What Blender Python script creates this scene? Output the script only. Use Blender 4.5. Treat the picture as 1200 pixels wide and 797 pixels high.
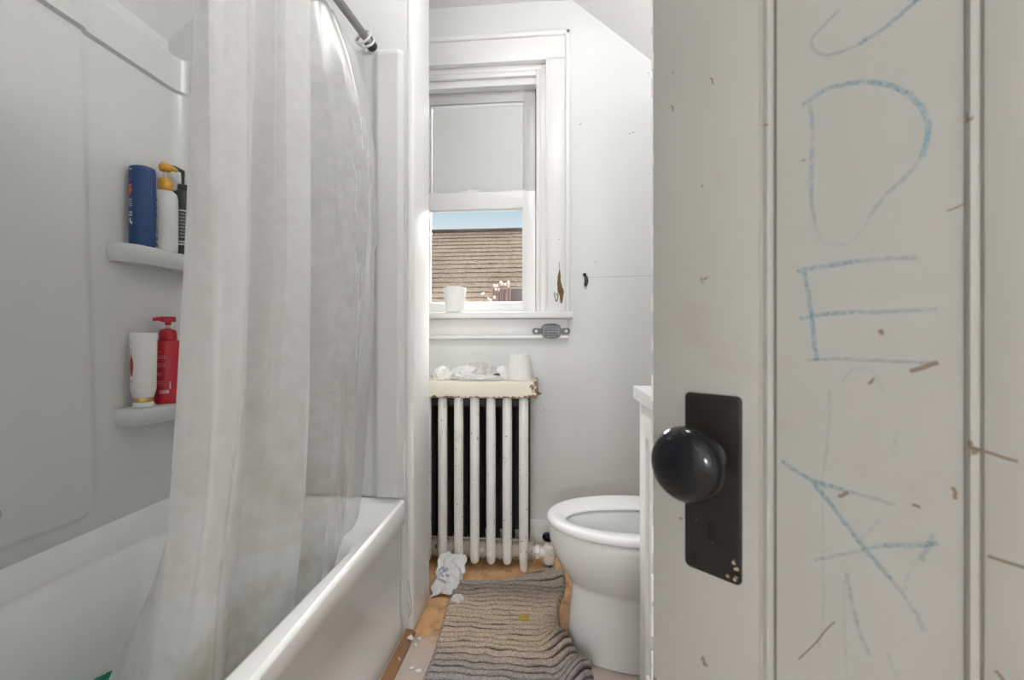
import bpy, bmesh, math, random
from mathutils import Vector, Matrix, noise as mnoise

for _o in list(bpy.data.objects):
    bpy.data.objects.remove(_o)
SC = bpy.context.scene
COL = SC.collection
R = math.radians

# ---------------------------------------------------------------- camera
EYE = 0.95
cam_data = bpy.data.cameras.new('camera')
cam = bpy.data.objects.new('camera', cam_data)
COL.objects.link(cam)
cam.location = (0, 0, EYE)
cam.rotation_euler = (R(90), 0, math.atan(49 / 540))
cam_data.sensor_width = 36.0
cam_data.lens = 540 / 1200 * 36.0
cam_data.clip_start = 0.02
cam_data.dof.use_dof = True
cam_data.dof.focus_distance = 1.6
cam_data.dof.aperture_fstop = 7.0
SC.camera = cam

# ---------------------------------------------------------------- view, world, lights
SC.view_settings.view_transform = 'Standard'
SC.view_settings.look = 'None'
SC.view_settings.exposure = 0.2
SC.view_settings.gamma = 1.0
SC.view_settings.use_curve_mapping = False
SC.cycles.max_bounces = 14
SC.cycles.diffuse_bounces = 8
SC.cycles.transparent_max_bounces = 24
SC.cycles.transmission_bounces = 10

SKY_STRENGTH = 0.9
SUN_STRENGTH = 44.0
WALL_FILL = 520.0  # strengths of the unseen fill lamps added to brighten the room
CEILING_FILL = 54.0
HALL_FILL = 62.0

world = bpy.data.worlds.new('world')
SC.world = world
world.use_nodes = True
wn = world.node_tree
wn.nodes.clear()
w_out = wn.nodes.new('ShaderNodeOutputWorld')
w_bg = wn.nodes.new('ShaderNodeBackground')
w_tc = wn.nodes.new('ShaderNodeTexCoord')
w_sep = wn.nodes.new('ShaderNodeSeparateXYZ')
w_ramp = wn.nodes.new('ShaderNodeValToRGB')
w_ramp.color_ramp.elements[0].position = 0.20
w_ramp.color_ramp.elements[0].color = (0.86, 0.90, 0.93, 1)
w_ramp.color_ramp.elements[1].position = 0.75
w_ramp.color_ramp.elements[1].color = (0.9, 0.95, 1.0, 1)
w_el = w_ramp.color_ramp.elements.new(0.285)
w_el.color = (0.47, 0.66, 0.78, 1)
wn.links.new(w_tc.outputs['Generated'], w_sep.inputs[0])
wn.links.new(w_sep.outputs['Z'], w_ramp.inputs[0])
wn.links.new(w_ramp.outputs['Color'], w_bg.inputs['Color'])
w_bg.inputs['Strength'].default_value = SKY_STRENGTH
wn.links.new(w_bg.outputs[0], w_out.inputs[0])

sun_d = bpy.data.lights.new('sun', 'SUN')
sun_d.energy = SUN_STRENGTH
sun_d.angle = R(60.0)      # hazy bright sky over the neighbour's roof
sun_d.color = (1.0, 0.96, 0.9)
sun = bpy.data.objects.new('sun', sun_d)
COL.objects.link(sun)
sun.rotation_euler = (R(-46), 0, 0)
sun.location = (0, 6, 8)


# ---------------------------------------------------------------- materials
def new_mat(name):
    m = bpy.data.materials.new(name)
    m.use_nodes = True
    nt = m.node_tree
    nt.nodes.clear()
    out = nt.nodes.new('ShaderNodeOutputMaterial')
    b = nt.nodes.new('ShaderNodeBsdfPrincipled')
    nt.links.new(b.outputs[0], out.inputs[0])
    return m, nt, b, out


def nd(nt, t, **kw):
    n = nt.nodes.new(t)
    for k, v in kw.items():
        if k in ('operation', 'blend_type', 'data_type', 'feature', 'distance', 'bands_direction', 'wave_type', 'noise_dimensions'):
            setattr(n, k, v)
        else:
            n.inputs[k].default_value = v
    return n


def ramp(nt, src, stops):
    r = nt.nodes.new('ShaderNodeValToRGB')
    e = r.color_ramp.elements
    while len(e) < len(stops):
        e.new(0.5)
    for q, (p, c) in zip(e, stops):
        q.position = p
        q.color = c if len(c) == 4 else (*c, 1)
    nt.links.new(src, r.inputs[0])
    return r


def mixc(nt, fac, a, b):
    n = nt.nodes.new('ShaderNodeMix')
    n.data_type = 'RGBA'
    for v, i in ((fac, 0), (a, 6), (b, 7)):
        if isinstance(v, (int, float)):
            n.inputs[i].default_value = v
        elif isinstance(v, (tuple, list)):
            n.inputs[i].default_value = (*v, 1) if len(v) == 3 else v
        else:
            nt.links.new(v, n.inputs[i])
    return n.outputs[2]


def coords(nt, scale=(1, 1, 1)):
    tc = nt.nodes.new('ShaderNodeTexCoord')
    mp = nt.nodes.new('ShaderNodeMapping')
    mp.inputs['Scale'].default_value = scale
    nt.links.new(tc.outputs['Object'], mp.inputs[0])
    return mp.outputs[0]


def noise(nt, vec, scale, detail=4, rough=0.55):
    n = nt.nodes.new('ShaderNodeTexNoise')
    n.inputs['Scale'].default_value = scale
    n.inputs['Detail'].default_value = detail
    n.inputs['Roughness'].default_value = rough
    nt.links.new(vec, n.inputs['Vector'])
    return n.outputs[0]


def bump(nt, b, src, strength=0.2, dist=0.002):
    n = nt.nodes.new('ShaderNodeBump')
    n.inputs['Strength'].default_value = strength
    n.inputs['Distance'].default_value = dist
    nt.links.new(src, n.inputs['Height'])
    nt.links.new(n.outputs[0], b.inputs['Normal'])


def plain(name, col, rough=0.5, metal=0.0, spec=0.5, coat=0.0, bumpy=0.0, bscale=60, mottled=0.06):
    m, nt, b, out = new_mat(name)
    v = coords(nt)
    n = noise(nt, v, bscale * 0.25)
    dark = tuple(c * (1 - mottled * 2) for c in col)
    c = mixc(nt, n, dark, tuple(min(1, c * (1 + mottled)) for c in col))
    nt.links.new(c, b.inputs['Base Color'])
    b.inputs['Roughness'].default_value = rough
    b.inputs['Metallic'].default_value = metal
    b.inputs['Specular IOR Level'].default_value = spec
    b.inputs['Coat Weight'].default_value = coat
    if bumpy:
        bump(nt, b, noise(nt, v, bscale), bumpy, 0.003)
    return m


def specked(name, col, speck, rough=0.5, amount=0.5, cell=22, mottle=0.05, tint=None, bumpy=0.1, size=0.06, spec=0.5):
    """painted surface with irregular wear specks and faint stains"""
    m, nt, b, out = new_mat(name)
    v = coords(nt)
    n = noise(nt, v, 3.0, 5)
    base = mixc(nt, n, tuple(c * (1 - mottle * 2) for c in col), tuple(min(1, c * (1 + mottle)) for c in col))
    if tint:
        st = ramp(nt, noise(nt, v, 9.0, 6, 0.65), [(0.58, (0, 0, 0)), (0.75, (1, 1, 1))])
        base = mixc(nt, st.outputs[0], base, tint)
    vo = nt.nodes.new('ShaderNodeTexVoronoi')
    vo.inputs['Scale'].default_value = cell
    wob = nt.nodes.new('ShaderNodeVectorMath')
    wob.operation = 'ADD'
    nz = nt.nodes.new('ShaderNodeTexNoise')
    nz.inputs['Scale'].default_value = cell * 2.2
    nt.links.new(v, nz.inputs['Vector'])
    sc = nt.nodes.new('ShaderNodeVectorMath')
    sc.operation = 'SCALE'
    sc.inputs['Scale'].default_value = 0.9 / cell
    nt.links.new(nz.outputs['Color'], sc.inputs[0])
    nt.links.new(v, wob.inputs[0])
    nt.links.new(sc.outputs[0], wob.inputs[1])
    nt.links.new(wob.outputs[0], vo.inputs['Vector'])
    sp = ramp(nt, vo.outputs['Distance'], [(size, (1, 1, 1)), (size * 1.8, (0, 0, 0))])
    sel = nt.nodes.new('ShaderNodeSeparateColor')
    nt.links.new(vo.outputs['Color'], sel.inputs[0])
    gt = nd(nt, 'ShaderNodeMath', operation='GREATER_THAN')
    nt.links.new(sel.outputs[0], gt.inputs[0])
    gt.inputs[1].default_value = 1 - amount
    mu = nd(nt, 'ShaderNodeMath', operation='MULTIPLY')
    nt.links.new(sp.outputs[0], mu.inputs[0])
    nt.links.new(gt.outputs[0], mu.inputs[1])
    fin = mixc(nt, mu.outputs[0], base, speck)
    nt.links.new(fin, b.inputs['Base Color'])
    b.inputs['Roughness'].default_value = rough
    b.inputs['Specular IOR Level'].default_value = spec
    if bumpy:
        bump(nt, b, noise(nt, v, 14.0, 6, 0.6), bumpy, 0.004)
    return m


M = {}
M['wall'] = specked('wall_paint', (0.70, 0.71, 0.71), (0.20, 0.15, 0.11), 0.55, 0.10, 13, 0.02, None, 0.12, 0.035)
M['trim'] = specked('trim_paint', (0.76, 0.76, 0.76), (0.25, 0.2, 0.16), 0.35, 0.10, 17, 0.02, None, 0.10, 0.04)
M['shadedtrim'] = specked('shaded_sash_paint', (0.50, 0.50, 0.50), (0.2, 0.18, 0.16), 0.45, 0.15, 17, 0.05, None, 0.10, 0.04)  # shade of the recessed upper sash put into a darker paint
M['ceiling'] = plain('ceiling_paint', (0.80, 0.80, 0.80), 0.6, bumpy=0.05, mottled=0.01)
M['surround'] = plain('surround_acrylic', (0.61, 0.615, 0.61), 0.30, mottled=0.01)
M['tub'] = plain('tub_enamel', (0.83, 0.835, 0.835), 0.16, coat=0.2, mottled=0.01)
M['ceramic'] = plain('white_ceramic', (0.79, 0.795, 0.80), 0.12, coat=0.4, mottled=0.005)
M['seat'] = plain('seat_plastic', (0.89, 0.89, 0.90), 0.25, mottled=0.005)
M['vanity'] = plain('vanity_paint', (0.86, 0.865, 0.87), 0.35, mottled=0.01)
M['top'] = plain('vanity_stone', (0.82, 0.82, 0.83), 0.2, mottled=0.01)
M['door'] = specked('door_paint', (0.335, 0.33, 0.308), (0.16, 0.12, 0.09), 0.55, 0.25, 38, 0.05, (0.30, 0.283, 0.242), 0.25, 0.07)
M['chip'] = plain('bare_chipped_edge', (0.72, 0.70, 0.66), 0.7, bumpy=0.4, bscale=200)
M['radiator'] = specked('radiator_paint', (0.84, 0.83, 0.81), (0.13, 0.10, 0.08), 0.4, 0.35, 45, 0.04, (0.56, 0.51, 0.45), 0.2, 0.10)
M['iron'] = plain('dark_inner_metal', (0.055, 0.05, 0.047), 0.8, bumpy=0.4, bscale=90, mottled=0.4)  # near-black colour of the inner columns, headers, top hub and back sheet
M['hubdust'] = specked('dusty_hub', (0.46, 0.41, 0.36), (0.10, 0.07, 0.05), 0.7, 0.5, 30, 0.2, (0.22, 0.16, 0.12), 0.3, 0.16)
M['chrome'] = plain('dull_steel', (0.36, 0.35, 0.34), 0.28, metal=1.0, mottled=0.1)
M['tarnish'] = plain('tarnished_metal', (0.22, 0.22, 0.235), 0.45, metal=0.8, bumpy=0.8, bscale=260, mottled=0.4)
M['relief'] = plain('worn_relief', (0.40, 0.40, 0.42), 0.5, metal=0.6, bumpy=0.8, bscale=260, mottled=0.3)
M['screw'] = plain('bright_screw', (0.62, 0.62, 0.62), 0.5, metal=0.3)
M['black'] = plain('black_knob', (0.004, 0.005, 0.007), 0.14, spec=0.35, mottled=0.2)
M['plate'] = specked('aged_black_plate', (0.016, 0.014, 0.013), (0.16, 0.13, 0.10), 0.42, 0.25, 55, 0.3, (0.03, 0.02, 0.017), 0.3, 0.05, 0.25)
M['void'] = plain('keyhole_void', (0.002, 0.002, 0.002), 0.9)
M['darkhook'] = plain('dark_iron', (0.03, 0.028, 0.022), 0.5, metal=0.5)
M['rot'] = plain('rotten_wood', (0.20, 0.115, 0.06), 0.9, bumpy=1.0, bscale=300, mottled=0.45)
M['crack'] = plain('crack_line', (0.50, 0.50, 0.49), 0.8)
M['darkline'] = plain('dark_gap', (0.13, 0.125, 0.12), 0.8)
M['paper'] = plain('tissue_paper', (0.80, 0.80, 0.79), 0.9, bumpy=0.4, bscale=240, mottled=0.02)
M['cloth'] = plain('white_cloth', (0.70, 0.70, 0.70), 0.9, bumpy=0.6, bscale=160, mottled=0.06)
M['greycloth'] = plain('grey_cloth', (0.56, 0.555, 0.545), 0.95, bumpy=0.6, bscale=180, mottled=0.08)
M['darkcloth'] = plain('dark_cloth', (0.07, 0.06, 0.06), 0.9)
M['lavender'] = plain('violet_grey_print', (0.33, 0.34, 0.44), 0.8)
M['teal'] = plain('teal_plastic', (0.0, 0.20, 0.14), 0.6, bumpy=0.5, bscale=120, mottled=0.2)
M['yellow'] = plain('yellow_scrap', (0.55, 0.38, 0.03), 0.7)
M['bluebottle'] = plain('blue_plastic', (0.006, 0.042, 0.15), 0.3, mottled=0.04)
M['whitebottle'] = plain('white_plastic', (0.68, 0.68, 0.67), 0.35, mottled=0.01)
M['amber'] = plain('amber_plastic', (0.62, 0.32, 0.03), 0.25, mottled=0.1)
M['amberclear'] = plain('pale_stem', (0.66, 0.60, 0.45), 0.25)
M['blackplastic'] = plain('black_plastic', (0.022, 0.024, 0.026), 0.35)
M['greenblack'] = plain('dark_green_plastic', (0.022, 0.035, 0.032), 0.3)
M['red'] = plain('red_plastic', (0.42, 0.008, 0.022), 0.33, mottled=0.04)
M['redmark'] = plain('red_print', (0.45, 0.04, 0.05), 0.5)
M['orange'] = plain('orange_print', (0.70, 0.12, 0.03), 0.5)
M['pinkprint'] = plain('pale_red_print', (0.62, 0.30, 0.32), 0.5)
M['whiteprint'] = plain('white_print', (0.72, 0.73, 0.75), 0.5)
M['paleblue'] = plain('pale_blue_print', (0.30, 0.38, 0.55), 0.5)
M['inkprint'] = plain('dark_print', (0.05, 0.05, 0.06), 0.5)
M['greyprint'] = plain('grey_print', (0.30, 0.30, 0.31), 0.5)
M['brownprint'] = plain('brown_print', (0.30, 0.23, 0.21), 0.5)
M['gold'] = plain('gold_band', (0.75, 0.50, 0.14), 0.25, metal=0.8)
M['woodstrip'] = specked('stained_strip', (0.30, 0.155, 0.07), (0.55, 0.45, 0.35), 0.5, 0.2, 30, 0.2, (0.16, 0.08, 0.04), 0.3, 0.07)
M['siding'] = plain('mauve_siding', (0.085, 0.065, 0.068), 0.8)
M['earth'] = plain('garden_ground', (0.12, 0.13, 0.07), 0.95, bumpy=0.5, bscale=5)
M['bush'] = plain('dry_twig', (0.24, 0.14, 0.12), 0.8, mottled=0.3)
M['palebush'] = plain('pale_seed_head', (0.55, 0.46, 0.43), 0.8, mottled=0.1)
M['blind'] = plain('frosted_white_film', (0.60, 0.61, 0.615), 0.4, mottled=0.0)
M['hair'] = plain('dark_hair', (0.06, 0.05, 0.045), 0.5)


def mat_glass():
    m, nt, b, out = new_mat('window_glass')
    nt.nodes.remove(b)
    t = nt.nodes.new('ShaderNodeBsdfTransparent')
    t.inputs[0].default_value = (0.96, 0.97, 0.97, 1)
    g = nt.nodes.new('ShaderNodeBsdfGlossy')
    g.inputs['Roughness'].default_value = 0.02
    f = nt.nodes.new('ShaderNodeFresnel')
    f.inputs[0].default_value = 1.3
    mx = nt.nodes.new('ShaderNodeMixShader')
    nt.links.new(f.outputs[0], mx.inputs[0])
    nt.links.new(t.outputs[0], mx.inputs[1])
    nt.links.new(g.outputs[0], mx.inputs[2])
    nt.links.new(mx.outputs[0], out.inputs[0])
    return m


M['glass'] = mat_glass()


def mat_lamp(name, s, col=(1.0, 0.988, 0.97)):
    m, nt, b, out = new_mat(name)
    nt.nodes.remove(b)
    e = nt.nodes.new('ShaderNodeEmission')
    e.inputs[0].default_value = (*col, 1)
    e.inputs[1].default_value = s
    nt.links.new(e.outputs[0], out.inputs[0])
    return m


M['wallfill'] = mat_lamp('wall_fill_glow', WALL_FILL)
M['ceilingfill'] = mat_lamp('ceiling_fill_glow', CEILING_FILL)
M['hallfill'] = mat_lamp('hall_fill_glow', HALL_FILL)


def mat_crayon(name, lo, hi):
    m, nt, b, out = new_mat(name)
    v = coords(nt)
    r = ramp(nt, noise(nt, v, 420, 3, 0.7), [(0.36, (lo,) * 3), (0.66, (hi,) * 3)])
    b.inputs['Base Color'].default_value = (0.16, 0.36, 0.48, 1)
    b.inputs['Roughness'].default_value = 0.6
    nt.links.new(r.outputs[0], b.inputs['Alpha'])
    return m


M['crayon3'] = mat_crayon('blue_crayon_heavy', 0.12, 0.55)
M['crayon2'] = mat_crayon('blue_crayon', 0.05, 0.38)
M['crayon1'] = mat_crayon('blue_crayon_faint', 0.0, 0.18)


def mat_floor():
    m, nt, b, out = new_mat('worn_plywood_floor')
    v = coords(nt, (1, 0.35, 1))
    v2 = coords(nt)
    g = noise(nt, v, 26, 6, 0.6)
    wood = ramp(nt, g, [(0.3, (0.50, 0.27, 0.12)), (0.55, (0.66, 0.40, 0.20)), (0.75, (0.74, 0.50, 0.28))])
    st = ramp(nt, noise(nt, v2, 12, 5, 0.6), [(0.5, (0, 0, 0)), (0.68, (1, 1, 1))])
    c = mixc(nt, st.outputs[0], wood.outputs[0], (0.36, 0.20, 0.10))
    # a band of whitish worn adhesive nearer the doorway
    sp = nt.nodes.new('ShaderNodeSeparateXYZ')
    nt.links.new(v2, sp.inputs[0])
    ad = nd(nt, 'ShaderNodeMath', operation='MULTIPLY_ADD')
    nt.links.new(noise(nt, v2, 14, 5, 0.6), ad.inputs[0])
    ad.inputs[1].default_value = -0.28
    nt.links.new(sp.outputs['Y'], ad.inputs[2])
    k = ramp(nt, ad.outputs[0], [(0.0, (1, 1, 1)), (1.0, (0, 0, 0))])
    mr = nt.nodes.new('ShaderNodeMapRange')
    nt.links.new(ad.outputs[0], mr.inputs[0])
    mr.inputs[1].default_value = 1.28
    mr.inputs[2].default_value = 1.32
    mr.inputs[3].default_value = 0.85
    mr.inputs[4].default_value = 0.0
    c = mixc(nt, mr.outputs[0], c, (0.52, 0.46, 0.42))
    nt.links.new(c, b.inputs['Base Color'])
    b.inputs['Roughness'].default_value = 0.55
    bump(nt, b, g, 0.2, 0.002)
    return m


M['floor'] = mat_floor()


def mat_cover():
    m, nt, b, out = new_mat('cream_enamel_with_rust')
    tc = nt.nodes.new('ShaderNodeTexCoord')
    sp = nt.nodes.new('ShaderNodeSeparateXYZ')
    nt.links.new(tc.outputs['Generated'], sp.inputs[0])
    v = coords(nt)
    n = noise(nt, v, 55, 6, 0.7)
    # rust eats the lower lip and the right-hand end
    low = nt.nodes.new('ShaderNodeMapRange')
    nt.links.new(sp.outputs['Z'], low.inputs[0])
    low.inputs[1].default_value = 0.0
    low.inputs[2].default_value = 0.22
    low.inputs[3].default_value = 0.36
    low.inputs[4].default_value = 0.0
    end = nt.nodes.new('ShaderNodeMapRange')
    nt.links.new(sp.outputs['X'], end.inputs[0])
    end.inputs[1].default_value = 0.91
    end.inputs[2].default_value = 1.0
    end.inputs[3].default_value = 0.0
    end.inputs[4].default_value = 0.32
    a = nd(nt, 'ShaderNodeMath', operation='ADD')
    nt.links.new(low.outputs[0], a.inputs[0])
    nt.links.new(end.outputs[0], a.inputs[1])
    a2 = nd(nt, 'ShaderNodeMath', operation='ADD')
    nt.links.new(a.outputs[0], a2.inputs[0])
    nt.links.new(n, a2.inputs[1])
    k = ramp(nt, a2.outputs[0], [(0.76, (0, 0, 0)), (0.80, (1, 1, 1))])
    rust = ramp(nt, noise(nt, v, 160, 3), [(0.35, (0.05, 0.025, 0.012)), (0.65, (0.30, 0.13, 0.05))])
    paint = mixc(nt, noise(nt, v, 7), (0.68, 0.61, 0.49), (0.76, 0.71, 0.62))
    c = mixc(nt, k.outputs[0], paint, rust.outputs[0])
    nt.links.new(c, b.inputs['Base Color'])
    b.inputs['Roughness'].default_value = 0.42
    return m


M['cover'] = mat_cover()


def mat_rug():
    m, nt, b, out = new_mat('striped_chenille')
    v2 = coords(nt)
    v = coords(nt, (0.35, 1, 1))
    sp = nt.nodes.new('ShaderNodeSeparateXYZ')
    nt.links.new(v2, sp.inputs[0])
    ad = nd(nt, 'ShaderNodeMath', operation='MULTIPLY_ADD')
    nt.links.new(noise(nt, v, 10, 4), ad.inputs[0])
    ad.inputs[1].default_value = 0.16
    nt.links.new(sp.outputs['Y'], ad.inputs[2])
    mr = nt.nodes.new('ShaderNodeMapRange')
    nt.links.new(ad.outputs[0], mr.inputs[0])
    mr.inputs[1].default_value = -0.42
    mr.inputs[2].default_value = 0.52
    bands = ramp(nt, mr.outputs[0], [(0.0, (0.45, 0.39, 0.345)), (0.18, (0.30, 0.285, 0.30)), (0.36, (0.44, 0.41, 0.41)),
                                     (0.46, (0.45, 0.39, 0.345)), (0.53, (0.64, 0.51, 0.40)), (0.64, (0.60, 0.48, 0.38)),
                                     (0.72, (0.65, 0.52, 0.41)), (0.80, (0.52, 0.42, 0.33)), (0.88, (0.30, 0.26, 0.23)), (0.94, (0.44, 0.37, 0.31))])
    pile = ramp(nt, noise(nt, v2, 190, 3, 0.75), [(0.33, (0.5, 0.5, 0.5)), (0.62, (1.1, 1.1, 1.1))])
    mul = nt.nodes.new('ShaderNodeMix')
    mul.data_type = 'RGBA'
    mul.blend_type = 'MULTIPLY'
    mul.inputs[0].default_value = 0.9
    nt.links.new(bands.outputs[0], mul.inputs[6])
    nt.links.new(pile.outputs[0], mul.inputs[7])
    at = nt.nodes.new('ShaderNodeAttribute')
    at.attribute_name = 'pile'  # shade painted into the rib gaps and the curled edge
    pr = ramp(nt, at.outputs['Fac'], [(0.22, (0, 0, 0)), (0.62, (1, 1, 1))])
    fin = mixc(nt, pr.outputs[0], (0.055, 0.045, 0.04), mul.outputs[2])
    nt.links.new(fin, b.inputs['Base Color'])
    b.inputs['Roughness'].default_value = 1.0
    b.inputs['Specular IOR Level'].default_value = 0.1
    bump(nt, b, noise(nt, v2, 340, 3, 0.7), 0.9, 0.004)
    return m


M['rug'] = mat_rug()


def mat_curtain():
    m, nt, b, out = new_mat('cloudy_vinyl')
    nt.nodes.remove(b)
    at = nt.nodes.new('ShaderNodeAttribute')
    at.attribute_name = 'cloud'
    v = coords(nt)
    n = noise(nt, v, 34, 5, 0.65)
    stain = ramp(nt, noise(nt, v, 6, 5, 0.6), [(0.45, (0, 0, 0)), (0.72, (1, 1, 1))])
    sp = nt.nodes.new('ShaderNodeSeparateXYZ')
    nt.links.new(v, sp.inputs[0])
    low = nt.nodes.new('ShaderNodeMapRange')
    nt.links.new(sp.outputs['Z'], low.inputs[0])
    low.inputs[1].default_value = 0.35
    low.inputs[2].default_value = 0.95
    low.inputs[3].default_value = 1.0
    low.inputs[4].default_value = 0.15
    sm = nd(nt, 'ShaderNodeMath', operation='MULTIPLY')
    nt.links.new(stain.outputs[0], sm.inputs[0])
    nt.links.new(low.outputs[0], sm.inputs[1])
    col = mixc(nt, sm.outputs[0], (0.86, 0.86, 0.86), (0.62, 0.57, 0.46))
    d = nt.nodes.new('ShaderNodeBsdfDiffuse')
    nt.links.new(col, d.inputs[0])
    tl = nt.nodes.new('ShaderNodeBsdfTranslucent')
    nt.links.new(col, tl.inputs[0])
    m1 = nt.nodes.new('ShaderNodeMixShader')
    m1.inputs[0].default_value = 0.5
    nt.links.new(d.outputs[0], m1.inputs[1])
    nt.links.new(tl.outputs[0], m1.inputs[2])
    tr = nt.nodes.new('ShaderNodeBsdfTransparent')
    tr.inputs[0].default_value = (0.97, 0.97, 0.965, 1)
    # cloudiness: attribute (thin clear panel versus cloudy folds) with fine mottling
    add = nd(nt, 'ShaderNodeMath', operation='MULTIPLY_ADD')
    nt.links.new(n, add.inputs[0])
    add.inputs[1].default_value = 0.20
    nt.links.new(at.outputs['Fac'], add.inputs[2])
    sb = nd(nt, 'ShaderNodeMath', operation='SUBTRACT')
    nt.links.new(add.outputs[0], sb.inputs[0])
    sb.inputs[1].default_value = 0.10
    lw = nt.nodes.new('ShaderNodeLayerWeight')
    lw.inputs[0].default_value = 0.25
    mxm = nd(nt, 'ShaderNodeMath', operation='MULTIPLY_ADD')
    nt.links.new(lw.outputs['Facing'], mxm.inputs[0])
    mxm.inputs[1].default_value = 0.40
    nt.links.new(sb.outputs[0], mxm.inputs[2])
    mxm.use_clamp = True
    m2 = nt.nodes.new('ShaderNodeMixShader')
    nt.links.new(mxm.outputs[0], m2.inputs[0])
    nt.links.new(tr.outputs[0], m2.inputs[1])
    nt.links.new(m1.outputs[0], m2.inputs[2])
    gl = nt.nodes.new('ShaderNodeBsdfGlossy')
    gl.inputs['Roughness'].default_value = 0.28
    fr = nt.nodes.new('ShaderNodeFresnel')
    fr.inputs[0].default_value = 1.35
    # the clear end panel is glossy, the cloudy folds are matt
    sh = nt.nodes.new('ShaderNodeMapRange')
    nt.links.new(at.outputs['Fac'], sh.inputs[0])
    sh.inputs[1].default_value = 0.40
    sh.inputs[2].default_value = 0.75
    sh.inputs[3].default_value = 0.5
    sh.inputs[4].default_value = 0.15
    fm = nd(nt, 'ShaderNodeMath', operation='MULTIPLY')
    nt.links.new(fr.outputs[0], fm.inputs[0])
    nt.links.new(sh.outputs[0], fm.inputs[1])
    m3 = nt.nodes.new('ShaderNodeMixShader')
    nt.links.new(fm.outputs[0], m3.inputs[0])
    nt.links.new(m2.outputs[0], m3.inputs[1])
    nt.links.new(gl.outputs[0], m3.inputs[2])
    nt.links.new(m3.outputs[0], out.inputs[0])
    return m


M['curtain'] = mat_curtain()


def mat_shingle():
    m, nt, b, out = new_mat('weathered_shingle')
    v = coords(nt)
    n = ramp(nt, noise(nt, v, 30, 4, 0.7), [(0.3, (0.075, 0.058, 0.047)), (0.55, (0.145, 0.116, 0.094)), (0.75, (0.21, 0.17, 0.14))])
    n2 = ramp(nt, noise(nt, coords(nt, (1, 1, 1)), 2.2, 3), [(0.35, (0.78, 0.78, 0.8)), (0.65, (1, 1, 1))])
    mul = nt.nodes.new('ShaderNodeMix')
    mul.data_type = 'RGBA'
    mul.blend_type = 'MULTIPLY'
    mul.inputs[0].default_value = 1.0
    nt.links.new(n.outputs[0], mul.inputs[6])
    nt.links.new(n2.outputs[0], mul.inputs[7])
    nt.links.new(mul.outputs[2], b.inputs['Base Color'])
    b.inputs['Roughness'].default_value = 1.0
    b.inputs['Specular IOR Level'].default_value = 0.0
    return m


M['shingle'] = mat_shingle()
M['scuff'] = plain('brown_scuff', (0.17, 0.135, 0.10), 0.8)
M['wornpatch'] = plain('worn_metal', (0.36, 0.29, 0.20), 0.6)


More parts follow.
